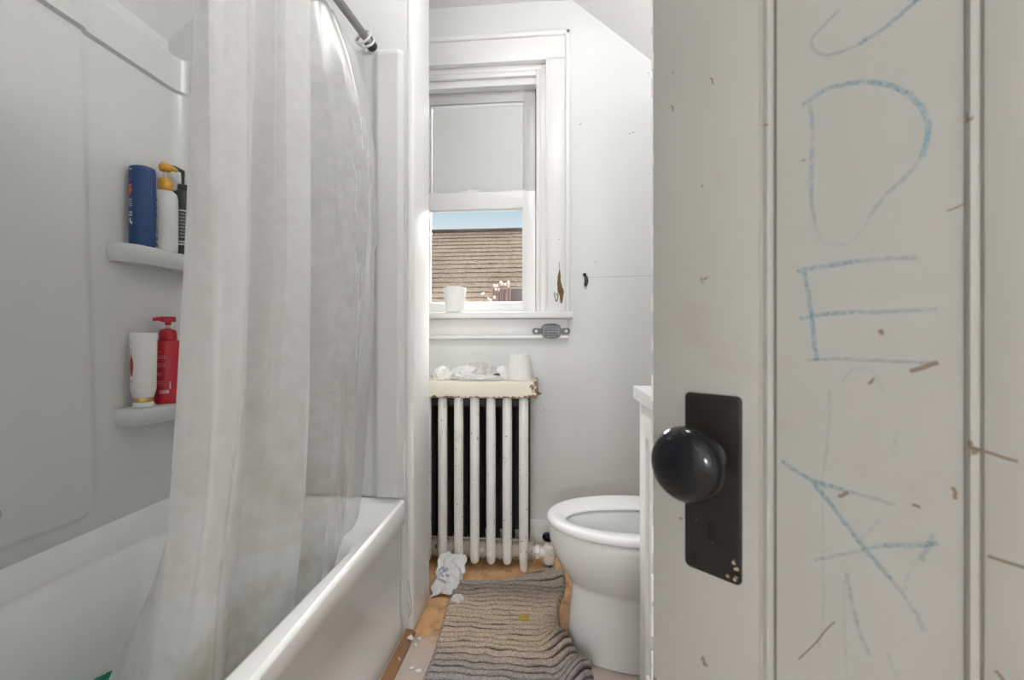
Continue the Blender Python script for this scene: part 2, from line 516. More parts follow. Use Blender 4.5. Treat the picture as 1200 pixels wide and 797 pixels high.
# ---------------------------------------------------------------- mesh helpers
class MB:
    """collects shapes in world (or thing-local) coordinates and links them as one mesh object"""

    def __init__(self):
        self.bm = bmesh.new()
        self.mi = 0

    def _mark(self, faces):
        for f in faces:
            f.material_index = self.mi

    def box(self, x0, x1, y0, y1, z0, z1, bev=0.0, seg=2):
        r = bmesh.ops.create_cube(self.bm, size=1.0)
        vs = r['verts']
        for v in vs:
            v.co = Vector(((x0 + x1) / 2 + v.co.x * (x1 - x0), (y0 + y1) / 2 + v.co.y * (y1 - y0), (z0 + z1) / 2 + v.co.z * (z1 - z0)))
        fs = list({f for v in vs for f in v.link_faces})
        self._mark(fs)
        if bev:
            es = list({e for f in fs for e in f.edges})
            rr = bmesh.ops.bevel(self.bm, geom=es, offset=bev, segments=seg, profile=0.5, affect='EDGES')
            self._mark(rr['faces'])
        return self

    def loft(self, rings, cap0=True, cap1=True, closed=True):
        bm = self.bm
        vr = [[bm.verts.new(p) for p in ring] for ring in rings]
        n = len(rings[0])
        fs = []
        for a, b in zip(vr, vr[1:]):
            for i in range(n if closed else n - 1):
                j = (i + 1) % n
                fs.append(bm.faces.new((a[i], a[j], b[j], b[i])))
        if cap0:
            fs.append(bm.faces.new(list(reversed(vr[0]))))
        if cap1:
            fs.append(bm.faces.new(vr[-1]))
        self._mark(fs)
        return self

    def lathe(self, prof, c, n=32, sx=1.0, sy=1.0, rot=0.0, cap0=True, cap1=True):
        rings = []
        for r, z in prof:
            ring = []
            for k in range(n):
                a = 2 * math.pi * k / n
                x, y = r * sx * math.cos(a), r * sy * math.sin(a)
                ring.append((c[0] + x * math.cos(rot) - y * math.sin(rot), c[1] + x * math.sin(rot) + y * math.cos(rot), c[2] + z))
            rings.append(ring)
        return self.loft(rings, cap0, cap1)

    def tube(self, pts, r, n=12, cap=True, sx=1.0):
        pts = [Vector(p) for p in pts]
        rad = r if isinstance(r, (list, tuple)) else [r] * len(pts)
        rings = []
        up = None
        for i, p in enumerate(pts):
            t = (pts[min(i + 1, len(pts) - 1)] - pts[max(i - 1, 0)]).normalized()
            if up is None:
                up = t.orthogonal().normalized()
            else:
                up = (up - t * up.dot(t))
                up = up.normalized() if up.length > 1e-6 else t.orthogonal().normalized()
            s = t.cross(up)
            rings.append([p + (up * math.cos(2 * math.pi * k / n) + s * math.sin(2 * math.pi * k / n)) * rad[i] for k in range(n)])
        return self.loft(rings, cap, cap)

    def prism(self, poly, fn, lo, hi):
        """poly of (u, v) extruded along w from lo to hi; fn(u, v, w) gives the point"""
        return self.loft([[fn(u, v, lo) for u, v in poly], [fn(u, v, hi) for u, v in poly]])

    def ribbon(self, pts, w, nrm):
        """flat stroke along pts in the plane with normal nrm"""
        bm = self.bm
        pts = [Vector(p) for p in pts]
        nrm = Vector(nrm)
        L = []
        for i, p in enumerate(pts):
            t = (pts[min(i + 1, len(pts) - 1)] - pts[max(i - 1, 0)])
            s = t.cross(nrm).normalized() * w * 0.5
            L.append((bm.verts.new(p + s), bm.verts.new(p - s)))
        fs = [bm.faces.new((a[0], b[0], b[1], a[1])) for a, b in zip(L, L[1:])]
        self._mark(fs)
        return self

    def grid(self, nu, nv, fn):
        bm = self.bm
        V = [[bm.verts.new(fn(i / (nu - 1), j / (nv - 1))) for j in range(nv)] for i in range(nu)]
        fs = [bm.faces.new((V[i][j], V[i + 1][j], V[i + 1][j + 1], V[i][j + 1])) for i in range(nu - 1) for j in range(nv - 1)]
        self._mark(fs)
        return V

    def build(self, name, mats, parent=None, smooth=True, angle=40, origin=None):
        if not isinstance(mats, (list, tuple)):
            mats = [mats]
        bm = self.bm
        bmesh.ops.recalc_face_normals(bm, faces=bm.faces)
        off = Vector(origin) if origin is not None else Vector((0, 0, 0))
        if off.length:
            bmesh.ops.translate(bm, verts=bm.verts, vec=-off)
        me = bpy.data.meshes.new(name)
        bm.to_mesh(me)
        bm.free()
        for m in mats:
            me.materials.append(M[m])
        if smooth:
            for p in me.polygons:
                p.use_smooth = True
            me.set_sharp_from_angle(angle=R(angle))
        o = bpy.data.objects.new(name, me)
        COL.objects.link(o)
        if parent is not None:
            o.parent = parent
        elif origin is not None:
            o.location = origin
        BASE[o.name] = tuple(off)
        return o


BASE = {}


def tag(o, label=None, cat=None, group=None, kind=None):
    if label:
        o['label'] = label
    if cat:
        o['category'] = cat
    if group:
        o['group'] = group
    if kind:
        o['kind'] = kind
    return o


def thing(name, base, label=None, cat=None, group=None, kind=None, rz=0.0, local=False):
    """an Empty at the thing's base; parts are given in world coordinates unless local"""
    o = bpy.data.objects.new(name, None)
    o.empty_display_size = 0.05
    COL.objects.link(o)
    o.location = base
    o.rotation_euler = (0, 0, rz)
    BASES[o.name] = (0, 0, 0) if local else tuple(base)
    return tag(o, label, cat, group, kind)


BASES = {}
_build = MB.build


def _build_part(self, name, mats, parent=None, smooth=True, angle=40, origin=None):
    """a part: subtract the base of the thing it belongs to"""
    if parent is None:
        return _build(self, name, mats, None, smooth, angle, origin)
    root = parent
    while root.parent is not None:
        root = root.parent
    base = BASES.get(root.name, BASE.get(root.name, (0, 0, 0)))
    bmesh.ops.translate(self.bm, verts=self.bm.verts, vec=-Vector(base))
    o = _build(self, name, mats, None, smooth, angle, None)
    o.parent = parent
    return o


MB.build = _build_part


def struct(mb, name, mats, smooth=False, parent=None):
    o = mb.build(name, mats, parent, smooth)
    if parent is None:
        o['kind'] = 'structure'
    return o


def fbm(p, s, oct=4):
    v = 0.0
    a = 1.0
    for k in range(oct):
        v += a * mnoise.noise(Vector(p) * s)
        s *= 2.1
        a *= 0.5
    return v


def rounded_rect(x0, x1, y0, y1, r, n=8):
    pts = []
    for cx, cy, a0 in ((x1 - r, y1 - r, 0), (x0 + r, y1 - r, 90), (x0 + r, y0 + r, 180), (x1 - r, y0 + r, 270)):
        for k in range(n + 1):
            a = R(a0 + 90 * k / n)
            pts.append((cx + r * math.cos(a), cy + r * math.sin(a)))
    # add points along the straight sides so that rings of different radius match well
    return pts


# ---------------------------------------------------------------- the setting
XL, XR = -1.31, 0.70          # left and right walls
YN, YF = -0.02, 2.10          # near wall and window wall
XE, YE = -0.452, 1.46         # free end and face of the wall at the foot of the tub
FLAT = 2.49


def gable(x):
    """underside of the ceiling"""
    return min(FLAT, 1.97 + (x - XL) * 0.839, 1.97 + (XR - x) * 0.839)


XA, XB = XL + (FLAT - 1.97) / 0.839, XR - (FLAT - 1.97) / 0.839

struct(MB().box(-1.45, 0.84, -3.09, 2.24, -0.08, 0.0), 'floor', 'floor')


def gable_prism(x0, x1, y0, y1, z0):
    xs = sorted({x0, x1} | {q for q in (XA, XB) if x0 < q < x1})
    poly = [(x0, z0)] + [(x1, z0)] + [(x, gable(x)) for x in reversed(xs)]
    return poly, y0, y1


def wall_piece(mb, x0, x1, y0, y1, z0):
    poly, a, b = gable_prism(x0, x1, y0, y1, z0)
    mb.prism(poly, lambda u, v, w: (u, w, v), a, b)


# window opening in the far wall
WX0, WX1, WZ0, WZ1 = -0.690, -0.030, 1.046, 2.214
m = MB()
wall_piece(m, XL, WX0, YF, 2.24, 0)
wall_piece(m, WX1, XR, YF, 2.24, 0)
m.box(WX0, WX1, YF, 2.24, 0, WZ0)
wall_piece(m, WX0, WX1, YF, 2.24, WZ1)
far = struct(m, 'wall_far', 'wall')
# hairline crack to the right of the old hook
ck = MB()
ck.ribbon([(0.150 + 0.02 * k, YF - 0.0006, 1.232 + 0.0006 * math.sin(k * 1.7) + 0.0003 * k) for k in range(16)], 0.0022, (0, -1, 0))
ck.build('crack', 'crack', far, smooth=False)

struct(MB().box(XL - 0.14, XL, YN - 0.12, 2.24, 0, 1.97), 'wall_left', 'wall')
struct(MB().box(XR, XR + 0.14, YN - 0.12, 2.24, 0, 1.97), 'wall_right', 'wall')
m = MB()
DX0, DX1, DZ = -0.36, 0.615, 2.03  # opening made wider than the door so fill light reaches the radiator
wall_piece(m, XL, DX0, YN - 0.12, YN, 0)
wall_piece(m, DX1, XR, YN - 0.12, YN, 0)
wall_piece(m, DX0, DX1, YN - 0.12, YN, DZ)
struct(m, 'wall_near', 'wall')
# wall at the foot of the tub, with its rounded free end lit by the window
m = MB()
wall_piece(m, XL, XE - 0.02, YE, YE + 0.184, 0)
struct(m, 'wall_tub', 'wall')
m = MB()
m.box(XE - 0.022, XE, YE - 0.004, YE + 0.188, 0.004, gable(XE) - 0.001, 0.006, 3)
endt = struct(m, 'trim_1', 'trim', True)
# flaking split in the paint at the foot of the end trim
m = MB()
for pts in ([(XE - .017, .17), (XE - .013, .13), (XE - .009, .115), (XE - .007, .085), (XE - .008, .06)],
            [(XE - .016, .10), (XE - .012, .075), (XE - .014, .05)]):
    m.ribbon([(x, YE - .0046, z) for x, z in pts], 0.0016, (0, -1, 0))
m.build('paint_crack', 'darkline', endt, False)

m = MB()
cp = [(XL - 0.05, 1.97 - 0.042), (XA, FLAT), (XB, FLAT), (XR + 0.05, 1.97 - 0.042), (XR + 0.05, 2.7), (XL - 0.05, 2.7)]
m.prism(cp, lambda u, v, w: (u, w, v), YN - 0.12, 2.24)
struct(m, 'ceiling', 'ceiling')
# baseboards
m = MB()
pb = [(0, 0), (-0.016, 0), (-0.016, 0.115), (-0.011, 0.128), (0, 0.132)]
m.prism(pb, lambda u, v, w: (w, YF + u, v), XE - 0.6, XR)
struct(m, 'baseboard_far', 'wall', True)
m = MB()
m.prism(pb, lambda u, v, w: (XR + u, w, v), 1.25, YF - 0.017)
struct(m, 'baseboard_right', 'wall', True)
# stained strip along the foot of the tub
m = MB()
m.prism([(0, 0), (0.030, 0), (0.029, 0.008), (0.022, 0.014), (0, 0.016)], lambda u, v, w: (-0.4745 + u, w, v), -0.01, YE - 0.006)
struct(m, 'trim_2', 'woodstrip', True)

# hallway behind the camera
m = MB()
m.box(-1.45, -1.31, -2.95, YN - 0.12, 0, 2.5)
m.box(0.70, 0.84, -2.95, YN - 0.12, 0, 2.5)
m.box(-1.45, 0.84, -3.09, -2.95, 0, 2.5)
struct(m, 'wall_hall', 'wall')
struct(MB().box(-1.45, 0.84, -3.09, YN - 0.12, 2.5, 2.6), 'ceiling_hall', 'ceiling')

# ---------------------------------------------------------------- window
win = thing('window_1', (-0.36, YF, WZ0), 'white painted double-hung window with a worn casing and film over its upper pane', 'window', kind='structure')
CX0, CX1 = -0.795, 0.073
m = MB()   # flat casing boards with a raised outer bead
m.box(-0.035, CX1 - 0.020, YF - 0.020, YF, WZ0, 2.222, 0.002)
m.box(CX0 + 0.02, -0.690, YF - 0.020, YF, WZ0, 2.222, 0.002)
m.box(CX0 + 0.02, CX1 - 0.020, YF - 0.020, YF, 2.216, 2.318, 0.002)
m.box(CX1 - 0.022, CX1, YF - 0.030, YF, WZ0, 2.340, 0.006, 3)
m.box(CX0, CX0 + 0.022, YF - 0.030, YF, WZ0, 2.340, 0.006, 3)
m.box(CX0, CX1, YF - 0.030, YF, 2.318, 2.340, 0.006, 3)
m.box(-0.037, -0.028, YF - 0.026, YF + 0.02, WZ0, 2.222, 0.003)
m.box(-0.694, -0.685, YF - 0.026, YF + 0.02, WZ0, 2.222, 0.003)
m.box(-0.690, -0.030, YF - 0.026, YF + 0.02, 2.210, 2.219, 0.003)
cas = m.build('casing', 'trim', win)
m = MB()
rng = random.Random(4)


def patch(mb, pts, y):
    mb._mark([mb.bm.faces.new([mb.bm.verts.new((x, y, z)) for x, z in pts])])


L, Rr = [], []
for k in range(24):
    t = k / 23
    z = 1.115 + 0.185 * t
    w = (0.021 * math.sin(math.pi * min(1, t * 1.15 + 0.05)) + 0.0035) * (1 - 0.55 * t) * (0.75 + 0.5 * rng.random())
    xm = 0.033 - 0.012 * t + 0.003 * math.sin(t * 9)
    L.append((xm - w * 0.6, z))
    Rr.append((xm + w * 0.6, z))
patch(m, L + Rr[::-1], YF - 0.0212)
for pts in ([(0.004, 1.165), (0.001, 1.152), (0.007, 1.138), (0.011, 1.122)], [(0.011, 1.122), (0.017, 1.132), (0.019, 1.15), (0.015, 1.16)], [(0.013, 1.16), (0.010, 1.148)]):
    m.ribbon([(x, YF - 0.0212, z) for x, z in pts], 0.004, (0, -1, 0))
m.build('peeled_patch', 'rot', cas, False)
m = MB()   # jamb, stops and head
m.box(-0.060, -0.030, YF + 0.004, YF + 0.138, WZ0, WZ1)
m.box(-0.690, -0.660, YF + 0.004, YF + 0.138, WZ0, WZ1)
m.box(-0.660, -0.060, YF + 0.022, YF + 0.138, 2.128, WZ1)
m.box(-0.660, -0.060, YF + 0.004, YF + 0.024, 2.184, WZ1, 0.002)
m.box(-0.080, -0.060, YF + 0.004, YF + 0.022, 1.077, 2.184, 0.003)
m.box(-0.660, -0.640, YF + 0.004, YF + 0.022, 1.077, 2.184, 0.003)
m.box(-0.640, -0.080, YF + 0.004, YF + 0.022, 2.160, 2.184, 0.003)
m.box(-0.690, -0.030, YF + 0.02, YF + 0.138, WZ0, 1.075)
m.build('jamb', 'trim', win)


def sash(name, x0, x1, z0, z1, y0, y1, gx0, gx1, gz0, gz1, paint='trim'):
    mb = MB()
    mb.box(x0, gx0, y0, y1, z0, z1, 0.002)
    mb.box(gx1, x1, y0, y1, z0, z1, 0.002)
    mb.box(gx0 - .001, gx1 + .001, y0, y1, z0, gz0, 0.002)
    mb.box(gx0 - .001, gx1 + .001, y0, y1, gz1, z1, 0.002)
    # glazing bead
    mb.mi = 1
    for a in (0.0,):
        mb.box(gx0 - .001, gx0 + .006, y0 + .008, y1 - .008, gz0, gz1, 0.002)
        mb.box(gx1 - .006, gx1 + .001, y0 + .008, y1 - .008, gz0, gz1, 0.002)
        mb.box(gx0, gx1, y0 + .008, y1 - .008, gz0 - .001, gz0 + .006, 0.002)
        mb.box(gx0, gx1, y0 + .008, y1 - .008, gz1 - .006, gz1 + .001, 0.002)
    return mb.build(name, [paint, 'trim'], win)


up = sash('upper_sash', -0.637, -0.086, 1.580, 2.130, YF + 0.066, YF + 0.100, -0.590, -0.142, 1.624, 2.075, 'shadedtrim')
m = MB()
m.box(-0.590, -0.142, YF + 0.081, YF + 0.084, 1.624, 2.075)
m.build('pane', 'glass', up, False)
m = MB()   # white film on the pane, its upper edge folded
m.box(-0.583, -0.148, YF + 0.077, YF + 0.0795, 1.630, 2.058)
m.build('frosted_film', 'blind', up, False)
m = MB()   # roller strip across the head of the pane
m.tube([(-0.583, YF + 0.072, 2.064), (-0.150, YF + 0.072, 2.064)], 0.006, 10)
m.build('film_roll', 'trim', up)
m = MB()
m.box(-0.0865, -0.0805, YF + 0.060, YF + 0.10, 1.60, 2.13)
m.build('shadow_gap', 'darkline', up, False)
lo = sash('lower_sash', -0.637, -0.086, 1.076, 1.640, YF + 0.028, YF + 0.062, -0.586, -0.140, 1.122, 1.562)
m = MB()
m.box(-0.586, -0.140, YF + 0.043, YF + 0.046, 1.122, 1.562)
m.build('pane', 'glass', lo, False)
m = MB()   # sash lock and lifts on the meeting rail, painted over
m.box(-0.44, -0.35, YF + 0.030, YF + 0.058, 1.640, 1.647, 0.003)
m.lathe([(0.016, 0), (0.017, 0.006), (0.010, 0.011), (0.004, 0.013)], (-0.395, YF + 0.044, 1.646), 20)
m.box(-0.405, -0.345, YF + 0.036, YF + 0.046, 1.648, 1.655, 0.003)
m.build('sash_lock', 'trim', lo)
m = MB()
m.box(-0.230, -0.130, YF + 0.028, YF + 0.050, 1.639, 1.645, 0.002)
m.box(-0.600, -0.550, YF + 0.028, YF + 0.050, 1.639, 1.644, 0.002)
m.build('keeper', 'trim', lo)
m = MB()
m.box(-0.0855, -0.082, YF + 0.030, YF + 0.055, 1.078, 1.64)
m.build('shadow_gap', 'darkline', lo, False)
m = MB()
m.box(CX0 - 0.012, CX1 + 0.012, YF - 0.052, YF + 0.024, WZ0, 1.076, 0.005, 3)
m.build('stool', 'trim', win)
m = MB()
m.box(CX0 + 0.01, 0.063, YF - 0.018, YF, 0.972, WZ0, 0.003)
m.prism([(0, 0), (-0.022, 0), (-0.024, 0.006), (-0.020, 0.016), (0, 0.018)], lambda u, v, w: (w, YF + u, 0.955 + v), CX0 + 0.01, 0.063)
m.build('apron', 'trim', win)

# ---------------------------------------------------------------- outside
m = MB()
m.box(-30, 30, 2.6, 60, -3.2, -3.0)
g = struct(m, 'ground_outside', 'earth')
hs = thing('neighbouring_house', (-0.9, 5.6, -3.0), 'brown shingled roof of the house next door seen through the lower window pane', 'house')
EX, EY, EZ, RY, RZ = 0.0, 4.75, 1.275, 6.55, 2.51     # eave and ridge lines
sl = math.hypot(RY - EY, RZ - EZ)
dy, dz = (RY - EY) / sl, (RZ - EZ) / sl
m = MB()
rng = random.Random(8)
nc = 18
cw = sl / nc
for c in range(nc):
    x = -3.6
    while x < 2.2:
        w = rng.uniform(0.08, 0.17)
        lift = rng.uniform(0, 0.006)
        s0, s1 = c * cw - 0.012 + rng.uniform(-0.008, 0.006), (c + 1) * cw + 0.02
        z0, z1 = 0.010 + lift * 0.5, 0.003
        p = [(x + .001, EY + dy * s0 - dz * z0, EZ + dz * s0 + dy * z0), (x + w - .001, EY + dy * s0 - dz * z0, EZ + dz * s0 + dy * z0),
             (x + w - .001, EY + dy * s1 - dz * z1, EZ + dz * s1 + dy * z1), (x + .001, EY + dy * s1 - dz * z1, EZ + dz * s1 + dy * z1)]
        q = [(a, b + dz * 0.008, cc - dy * 0.008) for a, b, cc in p[:2]]
        bm = m.bm
        v = [bm.verts.new(t) for t in p]
        u = [bm.verts.new(t) for t in q]
        bm.faces.new(v)
        bm.faces.new((v[1], v[0], u[0], u[1]))
        x += w
m.build('shingles', 'shingle', hs, False)
m = MB()
m.prism([(EY, EZ - 0.03), (RY, RZ - 0.03), (RY + (RY - EY), EZ - 0.03)], lambda u, v, w: (w, u, v), -3.6, 2.2)
m.build('roof_deck', 'siding', hs, False)
m = MB()
m.tube([(-3.6, RY, RZ + 0.012), (2.2, RY, RZ + 0.012)], 0.03, 8)
m.build('ridge', 'shingle', hs)
m = MB()
m.box(-3.4, 2.0, 5.0, 8.0, -3.0, EZ - 0.02)
m.build('wall', 'siding', hs, False)
# low dormer face at the foot of the roof
m = MB()
m.box(-0.62, 0.02, 4.66, 5.35, 1.15, 1.47)
m.build('dormer', 'siding', hs, False)


def twig_plant(name, base, label, seed, stems, h, spread, mat, heads):
    r = random.Random(seed)
    root = thing(name, base, label, 'plant', 'dry plants outside the window')
    ms = MB()
    for s in range(stems):
        a = r.uniform(-spread, spread)
        pts = []
        hh = h - 0.36 * r.random() ** 1.5
        for k in range(6):
            t = k / 5
            pts.append((base[0] + a * t + r.uniform(-.01, .01), base[1] + r.uniform(-.02, .02), base[2] + hh * t))
        ms.mi = 0
        ms.tube(pts, [0.006 - 0.0006 * k for k in range(6)], 5)
        ms.mi = 1
        for k in range(heads):
            q = pts[r.randint(2, 5)]
            ms.lathe([(0.002, -.014), (0.011, -.006), (0.012, 0.004), (0.002, 0.014)], (q[0] + r.uniform(-.02, .02), q[1], q[2] + r.uniform(-.02, .02)), 6)
    ms.build('foliage', [mat, 'palebush'], root)
    return root


twig_plant('dry_shrub', (-0.52, 4.1, -3.0), 'reddish dry twigs standing against the roof, lower middle of the window pane', 3, 34, 4.46, 0.15, 'bush', 3)
twig_plant('dry_shrub', (-0.20, 4.2, -3.0), 'tall pale arching dry stems at the right of the lower window pane', 5, 10, 4.66, 0.12, 'palebush', 3)

# ---------------------------------------------------------------- bathtub and surround
def tub_ring(x0, x1, y0, y1, r, z, n=10, liftl=0.0, liftf=0.0):
    out = []
    for x, y in rounded_rect(x0, x1, y0, y1, r, n):
        lift = 0.0
        if liftl or liftf:
            lift = max(liftl if x < x0 + 0.02 else 0.0, liftf if y > y1 - 0.02 else 0.0)
        out.append((x, y, z + lift))
    return out


TX0, TX1, TY0, TY1 = -1.245, -0.474, -0.012, 1.446
tub = thing('bathtub', ((TX0 + TX1) / 2, 0.72, 0), 'white enamel bathtub with a wide rim in front of the shower curtain', 'bathtub')
m = MB()
rings = [tub_ring(TX0, TX1 - 0.012, TY0, TY1, 0.012, 0.002),
         tub_ring(TX0, TX1 - 0.012, TY0, TY1, 0.012, 0.05),
         tub_ring(TX0, TX1 - 0.017, TY0, TY1, 0.012, 0.075),
         tub_ring(TX0, TX1 - 0.010, TY0, TY1, 0.012, 0.3585),
         tub_ring(TX0, TX1 - 0.004, TY0, TY1, 0.012, 0.3625),
         tub_ring(TX0, TX1 - 0.0005, TY0, TY1, 0.012, 0.3665),
         tub_ring(TX0, TX1 - 0.0005, TY0, TY1, 0.013, 0.3710, liftl=0.04, liftf=0.062),
         tub_ring(TX0, TX1 - 0.003, TY0, TY1, 0.013, 0.377, liftl=0.036, liftf=0.060),
         tub_ring(TX0 + .002, TX1 - 0.010, TY0 + .006, TY1 - .004, 0.016, 0.3815, liftl=0.034, liftf=0.058),
         tub_ring(TX0 + 0.030, TX1 - 0.022, TY0 + 0.03, TY1 - 0.05, 0.03, 0.3825),
         tub_ring(TX0 + 0.070, TX1 - 0.068, TY0 + 0.07, TY1 - 0.150, 0.10, 0.383),
         tub_ring(TX0 + 0.086, TX1 - 0.080, TY0 + 0.085, TY1 - 0.168, 0.10, 0.376),
         tub_ring(TX0 + 0.100, TX1 - 0.090, TY0 + 0.10, TY1 - 0.182, 0.10, 0.355),
         tub_ring(TX0 + 0.125, TX1 - 0.112, TY0 + 0.14, TY1 - 0.21, 0.11, 0.22),
         tub_ring(TX0 + 0.145, TX1 - 0.135, TY0 + 0.18, TY1 - 0.235, 0.12, 0.11),
         tub_ring(TX0 + 0.175, TX1 - 0.165, TY0 + 0.22, TY1 - 0.265, 0.12, 0.080),
         tub_ring(TX0 + 0.230, TX1 - 0.220, TY0 + 0.29, TY1 - 0.32, 0.10, 0.070)]
m.loft(rings, True, True)
m.build('tub_body', 'tub', tub, True, 60)

sur = thing('tub_surround', (-1.245, 0.72, 0.43), 'moulded white shower surround of wall panels with two corner shelves', 'shower surround')


def sstep(a, b, x):
    t = max(0.0, min(1.0, (x - a) / (b - a)))
    return t * t * (3 - 2 * t)


SZ0, SZ1 = 0.414, 1.885


def left_relief(y, z):
    d = 0.0
    # upper ledge
    d += 0.011 * sstep(1.762, 1.769, z) - 0.003 * math.exp(-((z - 1.760) / 0.003) ** 2)
    # raised centre panel with rounded lower corner
    ye = 1.112 + (1.73 - z) * 0.030
    rr = 0.05
    zc = 0.475
    ex, ez = y - (ye - rr), (zc + rr) - z
    if ex > 0 and ez > 0:
        sd = math.hypot(ex, ez) - rr
    else:
        sd = max(y - ye, zc - z)
    d += 0.011 * (1 - sstep(-0.012, 0.006, sd))
    d *= 1.0
    # cove into the corner
    if y > 1.385:
        t = (y - 1.385) / 0.06
        d += 0.052 * (1 - math.sqrt(max(0, 1 - min(1, t) ** 2)))
    # rounded top edge
    if z > SZ1 - 0.012:
        d -= 0.016 * ((z - SZ1 + 0.012) / 0.012) ** 2
    return d


m = MB()
NZ = 230
V = m.grid(150, NZ, lambda a, b: (-1.2449 + left_relief(-0.01 + 1.455 * a, SZ0 + (SZ1 - SZ0) * b), -0.01 + 1.455 * a, SZ0 + (SZ1 - SZ0) * b))
# return the top edge to the wall
ring = [V[i][NZ - 1] for i in range(150)]
back = [m.bm.verts.new((XL + 0.001, v.co.y, SZ1)) for v in ring]
for i in range(149):
    m.bm.faces.new((ring[i], ring[i + 1], back[i + 1], back[i]))
bot = [V[i][0] for i in range(150)]
bb = [m.bm.verts.new((XL + 0.001, v.co.y, SZ0)) for v in bot]
for i in range(149):
    m.bm.faces.new((bot[i + 1], bot[i], bb[i], bb[i + 1]))
    m.bm.faces.new((bb[i], bb[i + 1], back[i + 1], back[i]))
m.build('side_panel', 'surround', sur, True, 50)


def end_relief(x, z):
    d = 0.0
    d += 0.010 * sstep(1.762, 1.769, z) * (1 - sstep(-0.66, -0.62, x))
    # raised flange board near the open edge
    d += 0.016 * sstep(-0.585, -0.560, x)
    d -= 0.024 * sstep(-0.494, -0.484, x)
    if z > SZ1 - 0.010:
        d -= 0.014 * ((z - SZ1 + 0.010) / 0.010) ** 2
    return d


m = MB()
EX0, EX1 = -1.235, -0.478
V = m.grid(130, 120, lambda a, b: (EX0 + (EX1 - EX0) * a, 1.4455 - end_relief(EX0 + (EX1 - EX0) * a, 0.447 + (SZ1 - 0.447) * b) - 0.002, 0.447 + (SZ1 - 0.447) * b))
for row, sgn in (([V[i][119] for i in range(130)], 1), ([V[i][0] for i in range(130)], -1), (V[129], 1)):
    bk = [m.bm.verts.new((v.co.x, YE - 0.001, v.co.z)) for v in row]
    for i in range(len(row) - 1):
        m.bm.faces.new((row[i], row[i + 1], bk[i + 1], bk[i]))
m.build('end_panel', 'surround', sur, True, 50)


def corner_shelf(z, y0, label):
    mb = MB()
    yb = 1.444
    rings = []
    prof = [(-0.016, -0.052), (-0.010, -0.044), (-0.003, -0.034), (0.0, -0.022), (-0.001, -0.010), (-0.006, -0.002), (-0.014, 0.0)]

    def plan(ins):
        pts = [(-1.2445, y0 + 0.002 - ins * 0.6)]
        n = 22
        for k in range(n + 1):
            t = k / n
            y = y0 - ins * 0.5 + (yb - y0 + ins * 0.5) * t
            w = 0.073 * math.sqrt(1 - (1 - min(1, t * 4.5)) ** 2) if t < 0.2222 else 0.073
            if t > 0.70:
                w += 0.10 * ((t - 0.70) / 0.30) ** 2
            pts.append((-1.2445 + max(0.002, w + ins), y))
        pts.append((-1.2445, yb))
        return pts

    for ins, dz in prof:
        rings.append([(x, y, z + dz) for x, y in plan(ins)])
    mb.loft(rings, True, True)
    o = mb.build('shelf', 'surround', sur, True, 50)
    tag(o, label)


corner_shelf(1.225, 1.178, 'upper moulded corner shelf')
corner_shelf(0.753, 1.200, 'lower moulded corner shelf')
m = MB()
pts = [(-1.2325, 0.905 + 0.012 * math.cos(a) * 1.6, 0.56 + 0.022 * math.sin(a)) for a in [R(q) for q in range(-20, 250, 15)]]
pts += [(-1.2325, 0.895, 0.525), (-1.2325, 0.885, 0.515), (-1.2325, 0.86, 0.51)]
hair = m.tube(pts, 0.0004, 5).build('hair_strand', 'hair', None, origin=(-1.2325, 0.89, 0.52))
tag(hair, 'thin curled dark hair stuck to the side panel of the shower', 'hair')

# ---------------------------------------------------------------- bottles
def face_patch(mb, c, rot, prof, sx, sy, a0, a1, z0, z1, na=5, out=0.0006):
    """a printed patch that follows a lathe bottle: angles in degrees around the bottle"""
    def rad(z):
        for (r0, h0), (r1, h1) in zip(prof, prof[1:]):
            if h0 <= z <= h1 and h1 > h0:
                return r0 + (r1 - r0) * (z - h0) / (h1 - h0)
        return prof[-1][0]

    def f(u, v):
        a = R(a0 + (a1 - a0) * u)
        z = z0 + (z1 - z0) * v
        r = rad(z)
        x, y = (r * sx + out) * math.cos(a), (r * sy + out) * math.sin(a)
        return (c[0] + x * math.cos(rot) - y * math.sin(rot), c[1] + x * math.sin(rot) + y * math.cos(rot), c[2] + z)
    mb.grid(na, 3, f)


def prints(name, root, mat, c, rot, prof, sx, sy, rows):
    mb = MB()
    for r in rows:
        face_patch(mb, c, rot, prof, sx, sy, *r)
    return mb.build(name, mat, root)


def script_rows(seed, a0, a1, z0, z1, n, fill=0.6):
    """rows of broken dashes, too small to read"""
    r = random.Random(seed)
    out = []
    for k in range(n):
        zt = z1 - (z1 - z0) * (k + 0.5) / n
        h = (z1 - z0) / n * fill
        a = a0
        while a < a1 - 3:
            w = r.uniform(3, 9)
            out.append((a, min(a1, a + w), zt - h / 2, zt + h / 2, 3))
            a += w + r.uniform(1.5, 3.5)
    return out


